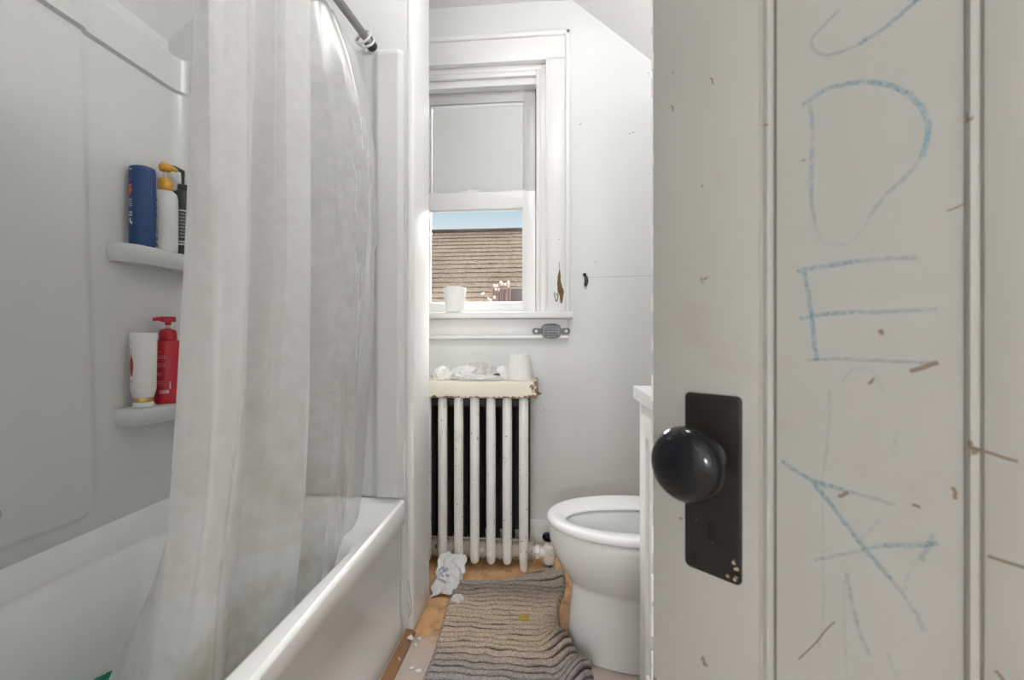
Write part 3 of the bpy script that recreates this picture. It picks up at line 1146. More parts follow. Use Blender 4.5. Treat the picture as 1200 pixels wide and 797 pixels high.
# blue shampoo bottle, flat oval, standing on its cap
c = (-1.207, 1.254, 1.2255)
rot = R(-48)      # the bottle's narrow axis; its broad side is turned towards the doorway
t = thing('shampoo_bottle', c, 'tall blue shampoo bottle with an orange emblem, left on the upper shower shelf', 'bottle', 'bottles in the shower')
prof = [(0.0290, 0.0), (0.0315, 0.003), (0.0315, 0.045), (0.0318, 0.048), (0.0330, 0.10), (0.0325, 0.16), (0.0325, 0.205), (0.0320, 0.222), (0.0300, 0.231), (0.0220, 0.2355)]
m = MB().lathe(prof, c, 36, 0.62, 1.0, rot)
m.build('body', 'bluebottle', t)
m = MB().lathe([(0.0322, 0.0455), (0.0323, 0.0465), (0.0322, 0.0475)], c, 36, 0.62, 1.0, rot, False, False)
m.build('cap_seam', 'blackplastic', t)
prints('white_print', t, 'whiteprint', c, rot, prof, .62, 1.0,
       script_rows(1, -66, -44, .082, .098, 2) + script_rows(2, -70, -46, .11, .135, 4, .4) + [(-62, -52, .064, .078, 4), (-52, -44, .060, .068, 4), (-66, -50, .218, .2215, 4)] + script_rows(3, -68, -48, .17, .178, 1, .3))
prints('red_print', t, 'redmark', c, rot, prof, .62, 1.0, script_rows(4, -70, -50, .138, .146, 1, .7) + script_rows(6, -70, -46, .188, .192, 1, .5))
m = MB()
for k in range(10):
    a0 = -72 + 3.0 * abs(5 - k) * 0.45
    face_patch(m, c, rot, prof, .62, 1, a0, -44 - 3.0 * abs(4.5 - k) * 0.8, .148 + k * .0025, .1505 + k * .0025, 4)
m.build('emblem', 'orange', t)

# white bottle with amber pump
c = (-1.206, 1.333, 1.2255)
rot = R(-46)
t = thing('lotion_bottle', c, 'white bottle with an amber pump between the blue and the black bottle', 'bottle', 'bottles in the shower')
prof = [(0.0300, 0.0), (0.0330, 0.004), (0.0335, 0.14), (0.0325, 0.168), (0.0290, 0.181), (0.0200, 0.190), (0.0160, 0.193)]
MB().lathe(prof, c, 36, 0.66, 1.0, rot).build('body', 'whitebottle', t)
m = MB().lathe([(0.0175, 0.190), (0.0195, 0.192), (0.0195, 0.212), (0.0185, 0.214), (0.0190, 0.2155), (0.0190, 0.222), (0.0165, 0.225), (0.006, 0.227)], c, 28)
col = m.build('pump_collar', 'amber', t)
m = MB().lathe([(0.0055, 0.225), (0.0055, 0.252)], c, 14)
m.build('pump_stem', 'amberclear', t)
m = MB().lathe([(0.0065, 0.248), (0.0150, 0.252), (0.0175, 0.258), (0.0165, 0.268), (0.0120, 0.275), (0.004, 0.278)], c, 24)
m.tube([(c[0], c[1], c[2] + .262), (c[0] + .016, c[1] + .010, c[2] + .262), (c[0] + .026, c[1] + .016, c[2] + .256)], [.010, .008, .005], 12)
m.build('pump_head', 'amber', t)
prints('dark_print', t, 'inkprint', c, rot, prof, .66, 1.0, [(-52, -44, .150 - .012 * k, .158 - .012 * k, 3) if k % 2 else (-48, -37, .149 - .012 * k, .156 - .012 * k, 3) for k in range(6)] + [(-52, -40, .012, .024, 3), (-38, -34, .010, .018, 3)])
prints('grey_print', t, 'greyprint', c, rot, prof, .66, 1.0, script_rows(9, -54, -32, .050, .078, 5, .45))
prints('brown_print', t, 'brownprint', c, rot, prof, .66, 1.0, [(-54, -34, .030, .040, 4)])

# black pump bottle half hidden by the curtain
c = (-1.203, 1.398, 1.2255)
t = thing('soap_bottle', c, 'black pump bottle half hidden behind the curtain on the upper shower shelf', 'bottle', 'bottles in the shower')
rot = R(-40)
prof = [(0.0290, 0.0), (0.0310, 0.004), (0.0315, 0.165), (0.0310, 0.192), (0.0270, 0.204), (0.0140, 0.212)]
MB().lathe(prof, c, 32, 0.75, 1.0, rot).build('body', 'greenblack', t)
MB().lathe([(0.0140, 0.209), (0.0150, 0.212), (0.0145, 0.228), (0.0070, 0.231)], c, 20).build('pump_collar', 'blackplastic', t)
m = MB().lathe([(0.0045, 0.230), (0.0045, 0.262)], c, 12)
m.tube([(c[0], c[1], c[2] + .258), (c[0], c[1], c[2] + .272), (c[0] - .012, c[1] - .020, c[2] + .280), (c[0] - .022, c[1] - .036, c[2] + .279), (c[0] - .026, c[1] - .042, c[2] + .273)], [.006, .0065, .0055, .004, .003], 10)
m.build('pump_head', 'blackplastic', t)
prints('label', t, 'greyprint', c, rot, prof, .75, 1.0, script_rows(12, -80, 40, .05, .135, 8, .55))
prints('white_band', t, 'whiteprint', c, rot, prof, .75, 1.0, [(-100, 60, .139, .143, 20)] + script_rows(14, -60, 20, .028, .045, 2, .6))

# white tube of conditioner with gold band, cap down
c = (-1.202, 1.252, 0.7535)
rot = R(-50)
t = thing('conditioner_tube', c, 'white tube with a gold band and red emblem, cap down on the lower shower shelf', 'bottle', 'bottles in the shower')
cap = [(0.0235, 0.0), (0.0255, 0.002), (0.0258, 0.009), (0.0235, 0.015)]
MB().lathe(cap, c, 32).build('cap', 'whitebottle', t)
MB().lathe([(0.0222, 0.0145), (0.0228, 0.016), (0.0228, 0.027), (0.0222, 0.0285)], c, 32).build('gold_band', 'gold', t)
# the tube flattens towards its crimped top
rings = []
for k in range(16):
    s = k / 15
    z = 0.028 + 0.190 * s
    ry = 0.0240 + 0.0065 * sstep(0.0, 0.12, s) + 0.0022 * s
    rx = (0.0240 + 0.005 * sstep(0.0, 0.12, s)) * (1 - s ** 1.6) + 0.0022 * s
    ring = []
    for q in range(32):
        a = 2 * math.pi * q / 32
        x, y = rx * math.cos(a), ry * math.sin(a)
        ring.append((c[0] + x * math.cos(rot) - y * math.sin(rot), c[1] + x * math.sin(rot) + y * math.cos(rot), c[2] + z))
    rings.append(ring)
MB().loft(rings).build('body', 'whitebottle', t)


def tube_patch(mb, a0, a1, z0, z1, na=4, out=.0008):
    def f(u, v):
        z = z0 + (z1 - z0) * v
        s = (z - 0.028) / 0.190
        ry = 0.0240 + 0.0065 * sstep(0.0, 0.12, s) + 0.0022 * s + out
        rx = (0.0240 + 0.005 * sstep(0.0, 0.12, s)) * (1 - s ** 1.6) + 0.0022 * s + out
        a = R(a0 + (a1 - a0) * u)
        x, y = rx * math.cos(a), ry * math.sin(a)
        return (c[0] + x * math.cos(rot) - y * math.sin(rot), c[1] + x * math.sin(rot) + y * math.cos(rot), c[2] + z)
    mb.grid(na, 3, f)


m = MB()
for k in range(14):
    s = k / 13
    w = 13 * math.sin(math.pi * min(1, .12 + s * .95)) ** .7 if s < .75 else 13 * (1 - s) * 1.6 + 1.0
    tube_patch(m, -56 - w, -56 + w, .092 + k * .0050, .0972 + k * .0050)
m.build('emblem', 'redmark', t)
m = MB()
for r in script_rows(21, -66, -50, .073, .083, 2, .5) + script_rows(22, -72, -48, .186, .196, 2, .3) + script_rows(23, -66, -56, .062, .066, 1, .4):
    tube_patch(m, *r[:4])
m.build('dark_print', 'greyprint', t)
m = MB()
tube_patch(m, -58, -55, .160, .174)
m.build('gold_print', 'gold', t)

# red pump bottle
c = (-1.197, 1.333, 0.7535)
rot = R(-52)
t = thing('body_wash_bottle', c, 'red pump bottle beside the white tube on the lower shower shelf', 'bottle', 'bottles in the shower')
prof = [(0.0310, 0.0), (0.0345, 0.005), (0.0350, 0.012), (0.0350, 0.168), (0.0340, 0.184), (0.0300, 0.194), (0.0200, 0.199)]
MB().lathe(prof, c, 36, 0.62, 1.0, rot).build('body', 'red', t)
MB().lathe([(0.0215, 0.197), (0.0230, 0.200), (0.0235, 0.215), (0.0215, 0.226), (0.0120, 0.231), (0.004, 0.232)], c, 28).build('pump_collar', 'red', t)
MB().lathe([(0.0055, 0.230), (0.0055, 0.249)], c, 14).build('pump_stem', 'pinkprint', t)
m = MB().lathe([(0.0070, 0.243), (0.0085, 0.246), (0.0085, 0.252), (0.0200, 0.253), (0.0205, 0.267), (0.0190, 0.269)], c, 24, .75, 1.0, R(-40))
m.tube([(c[0], c[1], c[2] + .262), (c[0] - .016, c[1] - .018, c[2] + .262), (c[0] - .026, c[1] - .028, c[2] + .259)], [.007, .006, .005], 12)
m.build('pump_head', 'red', t)
prints('pale_print', t, 'pinkprint', c, rot, prof, .62, 1.0, script_rows(31, -55, -5, .138, .150, 2, .45) + script_rows(32, -50, -8, .112, .126, 3, .4) + script_rows(33, -50, -20, .086, .098, 2, .5) + script_rows(34, -55, -12, .055, .072, 3, .35) + [(-40, -36, .158, .162, 2), (-30, -27, .158, .162, 2)])
prints('barcode', t, 'whiteprint', c, rot, prof, .62, 1.0, [(-34 + 4.2 * k, -32 + 4.2 * k, .032, .043, 2) for k in range(10)] + [(8, 14, .047 + .0055 * k, .051 + .0055 * k, 2) for k in range(4)])

# ---------------------------------------------------------------- shower rod and curtain
ROD0, ROD1 = Vector((-0.590, YE - 0.0005, 1.909)), Vector((-0.700, YN + 0.0005, 1.909))


def rod_at(y):
    f = (y - ROD0.y) / (ROD1.y - ROD0.y)
    return ROD0 + (ROD1 - ROD0) * f


t = thing('shower_rod', tuple(ROD0), 'dull steel shower curtain rod fixed to the wall at the foot of the tub', 'curtain rod')
m = MB().tube([ROD0, rod_at(1.15), rod_at(0.8), rod_at(0.4), ROD1], 0.0125, 20)
m.build('rod', 'chrome', t)
for p, q in ((ROD0, rod_at(1.435)), (ROD1, rod_at(0.005))):
    MB().tube([p, q], 0.0165, 20).build('end_cap', 'blackplastic', t)

# control columns of the curtain: name, distance into the room, x at heights 1.92, 1.76 ... 0.16
CURTAIN=[
('flap', 0.86, [-0.701, -0.701, -0.702, -0.707, -0.713, -0.719, -0.732, -0.745, -0.758, -0.798, -0.874, -0.94]),
('A', 0.74, [-0.615, -0.615, -0.615, -0.62, -0.627, -0.634, -0.643, -0.653, -0.665, -0.682, -0.703, -0.706]),
('m1', 0.73, [-0.584, -0.584, -0.584, -0.583, -0.581, -0.58, -0.58, -0.582, -0.595, -0.622, -0.65, -0.652]),
('m2', 0.76, [-0.577, -0.577, -0.577, -0.577, -0.577, -0.577, -0.583, -0.59, -0.601, -0.618, -0.635, -0.639]),
('B', 0.83, [-0.58, -0.58, -0.58, -0.579, -0.579, -0.58, -0.587, -0.598, -0.619, -0.64, -0.652, -0.658]),
('m3', 0.95, [-0.647, -0.647, -0.649, -0.654, -0.658, -0.662, -0.666, -0.67, -0.674, -0.688, -0.707, -0.727]),
('m4', 0.98, [-0.598, -0.598, -0.598, -0.597, -0.595, -0.595, -0.605, -0.614, -0.628, -0.643, -0.66, -0.676]),
('C', 1.06, [-0.589, -0.589, -0.588, -0.588, -0.587, -0.587, -0.589, -0.591, -0.598, -0.61, -0.628, -0.648]),
('m5', 1.16, [-0.666, -0.665, -0.662, -0.66, -0.658, -0.656, -0.656, -0.656, -0.663, -0.676, -0.691, -0.707]),
('m6', 1.2, [-0.64, -0.628, -0.612, -0.595, -0.589, -0.586, -0.582, -0.59, -0.6, -0.613, -0.629, -0.648]),
('E', 1.26, [-0.631, -0.579, -0.546, -0.519, -0.527, -0.536, -0.549, -0.562, -0.576, -0.591, -0.607, -0.628]),
('hem', 1.41, [-0.607, -0.586, -0.568, -0.558, -0.558, -0.558, -0.563, -0.583, -0.596, -0.604, -0.624, -0.645]),
]
CLOUD = {'flap': 0.60, 'A': 0.78, 'm1': 0.82, 'm2': 0.84, 'B': 0.86, 'm3': 0.80, 'm4': 0.80, 'C': 0.80, 'm5': 0.55, 'm6': 0.42, 'E': 0.36, 'hem': 0.34}
ZT, ZB = 1.89, 0.150


def catmull(p0, p1, p2, p3, t):
    return 0.5 * ((2 * p1) + (-p0 + p2) * t + (2 * p0 - 5 * p1 + 4 * p2 - p3) * t * t + (-p0 + 3 * p1 - 3 * p2 + p3) * t ** 3)


def col_x(row, z):
    f = max(0.0, min(10.999, (1.92 - z) / 0.16))
    i = int(f)
    g = lambda k: row[max(0, min(11, k))]
    return catmull(g(i - 1), g(i), g(i + 1), g(i + 2), f - i)


NR = 120
TS = [0, .02, .04, .06, .09, .13, .2, .28, .36, .44, .5, .54, .57, .59, .61, .63, .66, .72, .8, .87, .91, .94, .96, .98]
ncol = len(CURTAIN)
m = MB()
cloud = []
grid = []
for r in range(NR + 1):
    fr = r / NR
    line = []
    for k in range(ncol - 1):
        for t in (TS if k < ncol - 2 else TS + [1.0]):
            P = []
            top = 0
            for j in (k - 1, k, k + 1, k + 2):
                jj = max(0, min(ncol - 1, j))
                P.append(CURTAIN[jj])
            s = k + t
            # sagging top hem between the last two rings
            zt = ZT
            if s > 10:
                zt = 1.892 - 0.022 * (s - 10) - 0.050 * math.sin(math.pi * (s - 10)) ** 1.2
            z = zt + (ZB - zt) * fr
            xs = [col_x(p[2], z) for p in P]
            ys = [p[1] for p in P]
            if k == 0:
                xs[0], ys[0] = xs[1] - 0.03, ys[1] + 0.04
            if k == ncol - 2:
                xs[3], ys[3] = xs[2] + 0.0, ys[2] + 0.05
            # tighter folds: blend the smooth curve with the straight one
            xc = 0.4 * catmull(*xs, t) + 0.6 * (xs[1] + (xs[2] - xs[1]) * t)
            yc = 0.4 * catmull(*ys, t) + 0.6 * (ys[1] + (ys[2] - ys[1]) * t)
            for ck, ca in ((1.0, 0.002), (2.0, 0.0025), (4.0, 0.0045), (5.6, 0.003), (7.0, 0.0045), (10.0, 0.003)):
                xc += ca * math.exp(-((s - ck) / 0.045) ** 2)
            nz = fbm((s * 0.8, z * 0.7, 3.1), 1.0, 2)
            xc += 0.003 * nz
            cl = CLOUD[P[1][0]] + (CLOUD[P[2][0]] - CLOUD[P[1][0]]) * t
            if s > 8.6:      # crinkles in the clear panel
                wz = sstep(8.6, 10.0, s)
                xc += wz * 0.008 * fbm((s * 3.0, z * 6.0, 9.0), 1.9, 4) * sstep(0.9, 1.25, z) * (1.0 - sstep(1.5, 1.75, z))
                xc += wz * 0.0035 * math.sin(s * 7 + z * 9)
            line.append(m.bm.verts.new((xc, yc, z)))
            cloud.append(cl)
    grid.append(line)
for a, b in zip(grid, grid[1:]):
    for i in range(len(a) - 1):
        m.bm.faces.new((a[i], a[i + 1], b[i + 1], b[i]))
cur = m.build('shower_curtain', 'curtain', None, True, 180, origin=(-0.6, 1.0, 0.0))
at = cur.data.attributes.new('cloud', 'FLOAT', 'POINT')
at.data.foreach_set('value', cloud)
tag(cur, 'cloudy translucent plastic shower curtain hanging into the tub from the rod', 'shower curtain')

# rings
ring0 = None
for i, (y, zc, lab) in enumerate([(1.412, -0.006, 'white curtain ring nearest the wall at the far end of the rod'), (1.395, -0.004, 'white curtain ring second from the far end of the rod')]):
    p = rod_at(y)
    if ring0 is None:
        mb = MB()
        pts = []
        for k in range(25):
            a = 2 * math.pi * k / 24
            pts.append((0.027 * math.cos(a) * 0.95, 0.012 * math.sin(a), 0.027 * math.sin(a) - 0.010))
        mb.tube(pts, 0.0034, 8, False)
        mb.tube([(-0.004, -0.006, -0.036), (0, 0, -0.044), (0.003, 0.004, -0.036)], 0.003, 6)
        ring0 = mb.build('curtain_ring', 'whitebottle', None, origin=(0, 0, 0))
        o = ring0
    else:
        o = ring0.copy()
        COL.objects.link(o)
    o.location = p
    o.rotation_euler = (0, 0, R(8 if i == 0 else -14))
    tag(o, lab, 'curtain ring', 'curtain rings')

# teal thing on the tub floor behind the curtain
def crumple(mb, c, size, seed, sub=5, amp=0.28, freq=2.2, flat=0.0, fold=1.0):
    """crumpled sheet or ball: an icosphere folded by ridged noise, pressed down on what carries it"""
    bm2 = bmesh.new()
    bmesh.ops.create_icosphere(bm2, subdivisions=sub, radius=1.0)
    off = Vector((seed * 7.3, seed * 3.1, seed * 1.7))
    pos = []
    for v in bm2.verts:
        p = v.co.copy()
        a = 1 - abs(mnoise.noise(p * freq + off)) * 2
        b = 1 - abs(mnoise.noise(p * freq * 2.3 + off * 1.7)) * 2
        cc = mnoise.noise(p * freq * 5 + off)
        d = 1 + amp * (a * 0.8 + b * 0.42 * fold + cc * 0.15)
        q = p * d
        z = q.z
        z = max(z, -flat) if flat else z
        pos.append(Vector((c[0] + q.x * size[0], c[1] + q.y * size[1], c[2] + (z + (flat if flat else 0)) * size[2])))
    vm = [mb.bm.verts.new(p) for p in pos]
    for f in bm2.faces:
        nf = mb.bm.faces.new([vm[v.index] for v in f.verts])
        nf.material_index = mb.mi
    bm2.free()
    return mb


m = crumple(MB(), (-0.985, 0.985, 0.072), (0.075, 0.10, 0.075), 3, 5, 0.3, 2.0, 0.35)
o = m.build('washcloth', 'teal', None, origin=(-0.985, 0.985, 0.072))
tag(o, 'teal cloth lying in the tub behind the lower edge of the curtain', 'cloth')

# ---------------------------------------------------------------- radiator
RXR = -0.1235      # centre of the right-hand section
PITCH = 0.0677
YT = (1.890, 1.940, 1.992, 2.040)
rad = thing('radiator', (-0.43, 1.96, 0), 'old white painted cast-iron column radiator under the window', 'radiator')
for k in range(10):
    x = RXR - PITCH * k
    leg = k in (0, 9)
    m = MB()
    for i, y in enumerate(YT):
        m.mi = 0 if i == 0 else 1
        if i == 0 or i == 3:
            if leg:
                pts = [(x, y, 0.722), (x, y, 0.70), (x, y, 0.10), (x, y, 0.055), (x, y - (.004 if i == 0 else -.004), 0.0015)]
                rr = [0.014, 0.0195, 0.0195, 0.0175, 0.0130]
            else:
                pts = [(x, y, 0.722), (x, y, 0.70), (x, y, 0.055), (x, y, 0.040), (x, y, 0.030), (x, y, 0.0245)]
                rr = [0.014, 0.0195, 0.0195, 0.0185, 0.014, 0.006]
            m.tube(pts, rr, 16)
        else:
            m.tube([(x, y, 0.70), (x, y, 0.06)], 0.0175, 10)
    # header and footer of the section
    m.mi = 0
    m.box(x - 0.034, x + (0.034 if k else 0.015), 1.884, 1.898, 0.709, 0.722, 0.002)
    m.mi = 1
    m.box(x - 0.017, x + 0.017, 1.895, 2.04, 0.674, 0.722, 0.012, 3)
    m.mi = 2
    m.box(x - 0.017, x + 0.017, 1.895, 2.04, 0.038, 0.092, 0.014, 3)
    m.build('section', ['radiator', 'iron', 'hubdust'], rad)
m = MB()
m.tube([(RXR - PITCH * 9, 1.925, 0.690), (RXR, 1.925, 0.690)], 0.023, 18)
m.build('top_hub', 'iron', rad)
m = MB()
m.tube([(RXR - PITCH * 9 - 0.02, 1.935, 0.066), (RXR + 0.03, 1.935, 0.066)], 0.036, 24)
for k in range(10):
    x = RXR - PITCH * (k - 0.5)
    m.tube([(x - .004, 1.935, .066), (x + .004, 1.935, .066)], 0.039, 24)
m.build('bottom_hub', 'hubdust', rad)
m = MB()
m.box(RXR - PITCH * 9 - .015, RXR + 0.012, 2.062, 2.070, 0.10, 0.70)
m.build('back_sheet', 'iron', rad, False)
m = MB()
m.tube([(RXR - PITCH * 9, 1.912, 0.118), (RXR - 0.01, 1.912, 0.118)], 0.004, 8)
m.build('tie_rod', 'hubdust', rad)

val = thing('radiator_valve', (-0.020, 1.930, 0), 'radiator valve with a black handle between radiator and toilet', 'valve')
m = MB()
m.tube([(RXR + 0.031, 1.932, .064), (-0.078, 1.931, .064)], 0.020, 20)
m.tube([(-0.078, 1.931, .064), (-0.074, 1.931, .064), (-0.060, 1.931, .064), (-0.057, 1.931, .064)], [.025, .029, .029, .024], 6)
m.tube([(-0.057, 1.930, .064), (-0.02, 1.930, .064)], 0.021, 20)
m.build('union_nut', 'radiator', val)
m = MB()
m.lathe([(0.0190, 0.018), (0.0240, 0.024), (0.0245, 0.078), (0.0260, 0.084), (0.0260, 0.092), (0.0170, 0.098), (0.012, 0.108), (0.010, 0.112)], (-0.020, 1.930, 0), 24)
m.build('valve_body', 'radiator', val)
m = MB()
m.lathe([(0.0135, 0.0005), (0.0135, 0.020)], (-0.020, 1.930, 0), 18)
m.lathe([(0.028, 0.0005), (0.027, 0.004), (0.016, 0.006)], (-0.020, 1.930, 0), 24)
m.build('riser_pipe', 'hubdust', val)
m = MB()
m.lathe([(0.008, 0.110), (0.016, 0.112), (0.026, 0.118), (0.029, 0.128), (0.026, 0.138), (0.014, 0.143), (0.004, 0.144)], (-0.020, 1.930, 0), 24)
m.build('handle', 'black', val)

# cover tray on top
cov = thing('radiator_cover', (-0.43, 1.96, 0.722), 'cream metal shelf with rusty edges lying on top of the radiator', 'shelf')
m = MB()
cx0, cx1 = -0.80, -0.070
pr = [(1.856, 0.7155), (1.856, 0.774), (1.858, 0.779), (1.863, 0.781), (2.080, 0.781), (2.080, 0.778), (1.8635, 0.778), (1.860, 0.774), (1.8595, 0.7155)]
m.prism(pr, lambda u, v, w: (w, u, v), cx0, cx1)
m.box(cx1 - 0.0030, cx1, 1.8605, 2.079, 0.722, 0.7775)
m.box(cx0, cx0 + 0.0030, 1.8605, 2.079, 0.722, 0.7775)
m.build('tray', 'cover', cov, True, 30)
m = MB()
for s in (0, 1, 2):
    y = 1.9 + 0.07 * s
    m.box(cx0 + .01, cx1 - .01, y - .004, y + .004, 0.7225, 0.7779)
m.build('stiffener', 'iron', cov, False)
m = MB()
m.mi = 0
patch3 = [(cx1 - .001, 0.722), (cx1 + .004, .728), (cx1 + .015, .730), (cx1 + .022, .734), (cx1 + .012, .738), (cx1 + .004, .745), (cx1 + .002, .762), (cx1 - .001, .772)]
m.prism(patch3, lambda u, v, w: (u, w, v), 1.8605, 1.8625)
m.build('rust_flake', 'rot', cov, False)

# ---------------------------------------------------------------- toilet paper rolls
def paper_roll(base, label, top, bot, h, seed, lean=0.0):
    t = thing('toilet_roll', base, label, 'toilet paper roll', 'toilet paper rolls')
    r = random.Random(seed)
    m = MB()
    n = 40
    rings = []
    for f, k in ((0, 0.985), (0.02, 1.0), (0.3, 1.0), (0.7, 1.0), (0.98, 1.0), (1.0, 0.985)):
        rr = (bot + (top - bot) * f) * k
        rings.append([(base[0] + lean * f + rr * math.cos(2 * math.pi * q / n) * (1 + .012 * math.sin(3 * q / n * 6.28 + seed)),
                       base[1] + rr * math.sin(2 * math.pi * q / n), base[2] + 0.0006 + h * f) for q in range(n)])
    for f, k in ((1.0, 0.44), (0.55, 0.42), (0.5, 0.05)):
        rr = (bot + (top - bot)) * k
        rings.append([(base[0] + lean * min(f, 1) + rr * math.cos(2 * math.pi * q / n), base[1] + rr * math.sin(2 * math.pi * q / n), base[2] + h * f) for q in range(n)])
    m.loft(rings)
    m.build('roll', 'paper', t)
    m = MB()   # loose outer sheet
    sheet = []
    for j in range(7):
        f = j / 6
        rr = (bot + (top - bot) * f) + 0.0012
        sheet.append([(base[0] + lean * f + (rr + .003 * (a / 12) ** 3) * math.cos(R(-120 + 6.0 * a)), base[1] + (rr + .003 * (a / 12) ** 3) * math.sin(R(-120 + 6.0 * a)), base[2] + 0.001 + (h + .001) * f) for a in range(13)])
    m.loft(sheet, False, False, False)
    m.build('loose_sheet', 'paper', t)
    m = MB()
    rr = top * 0.43
    m.loft([[(base[0] + lean + rr * k * math.cos(2 * math.pi * q / 28), base[1] + rr * k * math.sin(2 * math.pi * q / 28), base[2] + z) for q in range(28)] for k, z in ((1, h + .0005), (.95, h + .0005), (.95, h * .56), (1, h * .56))], False, False)
    m.build('core', 'brownprint', t)
    return t


paper_roll((-0.146, 1.955, 0.781), 'white toilet paper roll standing on the rusty radiator shelf', 0.0455, 0.0525, 0.108, 1, -0.004)
paper_roll((-0.452, 2.080, 1.0765), 'white toilet paper roll standing on the window sill', 0.0520, 0.0415, 0.112, 2, 0.0)

# ---------------------------------------------------------------- cloths on the radiator shelf
def sheet_heap(mb, c, w, d, h, seed, n=70):
    """rumpled cloth: a heap of soft folds resting on a flat surface"""
    def f(u, v):
        x, y = (u - .5) * 2, (v - .5) * 2
        wob = 1 + 0.22 * mnoise.noise(Vector((math.atan2(y, x) * 1.1, seed, 0)))
        rr = math.hypot(x, y) * 1.0 / wob
        edge = max(0.0, 1 - rr ** 2.2)
        p = Vector((x * 1.6, y * 1.6, seed * 3.7))
        rid = (1 - 2.2 * abs(mnoise.noise(p * 1.3))) * 0.55 + (1 - 2.2 * abs(mnoise.noise(p * 2.9))) * 0.30 + 0.1 * mnoise.noise(p * 7)
        z = h * (edge ** 0.55) * (0.40 + 0.75 * rid) if edge > 0 else 0
        k = min(1.0, wob / max(0.001, math.hypot(x, y)))
        x, y = x * min(1, k), y * min(1, k)
        return (c[0] + x * w, c[1] + y * d, c[2] + 0.0006 + max(0.0, z))
    mb.grid(n, n, f)


ct = thing('washcloth', (-0.318, 1.945, 0.781), 'crumpled white and grey cloths heaped beside the roll on the radiator shelf', 'cloth')
m = MB()
sheet_heap(m, (-0.318, 1.950, 0.781), 0.098, 0.070, 0.078, 2.2, 90)
m.build('grey_cloth', 'greycloth', ct)
m = MB()
crumple(m, (-0.360, 1.925, 0.782), (0.060, 0.045, 0.034), 5, 5, 0.34, 1.5, 0.5, 0.8)
m.build('white_cloth', 'cloth', ct)
m = MB()
crumple(m, (-0.300, 1.905, 0.782), (0.075, 0.030, 0.013), 9, 5, 0.34, 1.7, 0.6, 0.6)
m.build('front_fold', 'cloth', ct)
m = MB()
m.tube([(-0.262, 1.912, 0.797), (-0.246, 1.910, 0.801), (-0.232, 1.909, 0.803), (-0.224, 1.910, 0.801)], [0.004, 0.008, 0.010, 0.006], 14)
m.build('dark_cuff', 'darkcloth', ct)
m = MB()
crumple(m, (-0.222, 1.960, 0.782), (0.028, 0.028, 0.036), 13, 4, 0.22, 1.5, 0.4, 0.6)
m.build('paper_end', 'paper', ct)
ct = thing('tissue', (-0.462, 1.935, 0.781), 'crumpled white tissue left of the heaped cloths on the radiator shelf', 'tissue')
m = MB()
crumple(m, (-0.474, 1.935, 0.782), (0.030, 0.034, 0.034), 21, 5, 0.25, 1.5, 0.5)
m.build('wad', 'paper', ct)
m = MB()
crumple(m, (-0.440, 1.915, 0.782), (0.016, 0.022, 0.022), 24, 4, 0.2, 1.5, 0.6)
m.build('loose_end', 'paper', ct)

# ---------------------------------------------------------------- metal bracket and hook on the window wall
bk = thing('wall_bracket', (-0.012, YF - 0.018, 0.992), 'small tarnished metal bracket screwed under the right end of the window sill', 'bracket')
by = YF - 0.0185
m = MB()
bp = [(-0.040, -0.024), (-0.026, -0.030), (-0.012, -0.033), (0.012, -0.033), (0.026, -0.030), (0.040, -0.024), (0.042, 0.022), (0.030, 0.030), (0.014, 0.034), (-0.014, 0.034), (-0.030, 0.030), (-0.042, 0.022)]
zc = 0.990
m.prism(bp, lambda u, v, w: (-0.012 + u, w, zc + v), by, by - 0.012)
pl = m.build('backplate', 'tarnish', bk, False)
m = MB()
for k in range(4):
    z = zc + 0.019 - 0.011 * k
    m.box(-0.042, 0.018, by - 0.0165, by - 0.0118, z - 0.003, z + 0.003, 0.0015)
m.box(-0.048, -0.043, by - 0.016, by - 0.0118, zc - .022, zc + .022, 0.0015)
m.box(0.019, 0.024, by - 0.016, by - 0.0118, zc - .022, zc + .022, 0.0015)
m.tube([(-0.034, by - .014, zc - .026), (-0.012, by - .015, zc - .030), (0.010, by - .014, zc - .026)], 0.002, 8)
m.build('relief', 'relief', pl)
for s in (-1, 1):
    m = MB()
    cx = -0.012 + s * 0.063
    wp = [(-0.022, -0.012), (0.012, -0.014), (0.020, -0.008), (0.022, 0.0), (0.020, 0.008), (0.012, 0.014), (-0.022, 0.012)]
    m.prism(wp, lambda u, v, w: (cx + s * u, w, zc + v), by, by - 0.006)
    wg = m.build('wing', 'tarnish', bk, False)
    m = MB()
    m.prism([(0.0075 * math.cos(a), 0.0075 * math.sin(a)) for a in [R(30 * q) for q in range(12)]], lambda u, v, w: (cx + s * 0.004 + u, w, zc + v), by - 0.0058, by - 0.0085)
    m.build('screw', 'screw', wg, False)

hk = thing('wall_hook', (0.148, YF, 1.21), 'small black iron hook on the wall to the right of the window', 'hook')
m = MB()
m.tube([(0.138, YF - .001, 1.243), (0.138, YF - .010, 1.243), (0.138, YF - .012, 1.243)], [0.0075, 0.0085, 0.004], 14)
m.build('nail_head', 'darkhook', hk)
m = MB()
m.tube([(0.140, YF - .006, 1.240), (0.145, YF - .010, 1.230), (0.146, YF - .012, 1.215), (0.143, YF - .014, 1.200), (0.140, YF - .012, 1.190)], [0.004, 0.0075, 0.0085, 0.0075, 0.004], 12)
m.build('hook_arm', 'darkhook', hk)
m = MB()
m.tube([(0.142, YF - .013, 1.186), (0.141, YF - .013, 1.178)], [.004, .003], 8)
m.build('hook_tip', 'screw', hk)

# ---------------------------------------------------------------- toilet
TY = 1.443
toi = thing('toilet', (0.33, TY, 0), 'white toilet with its seat down beside the vanity', 'toilet')


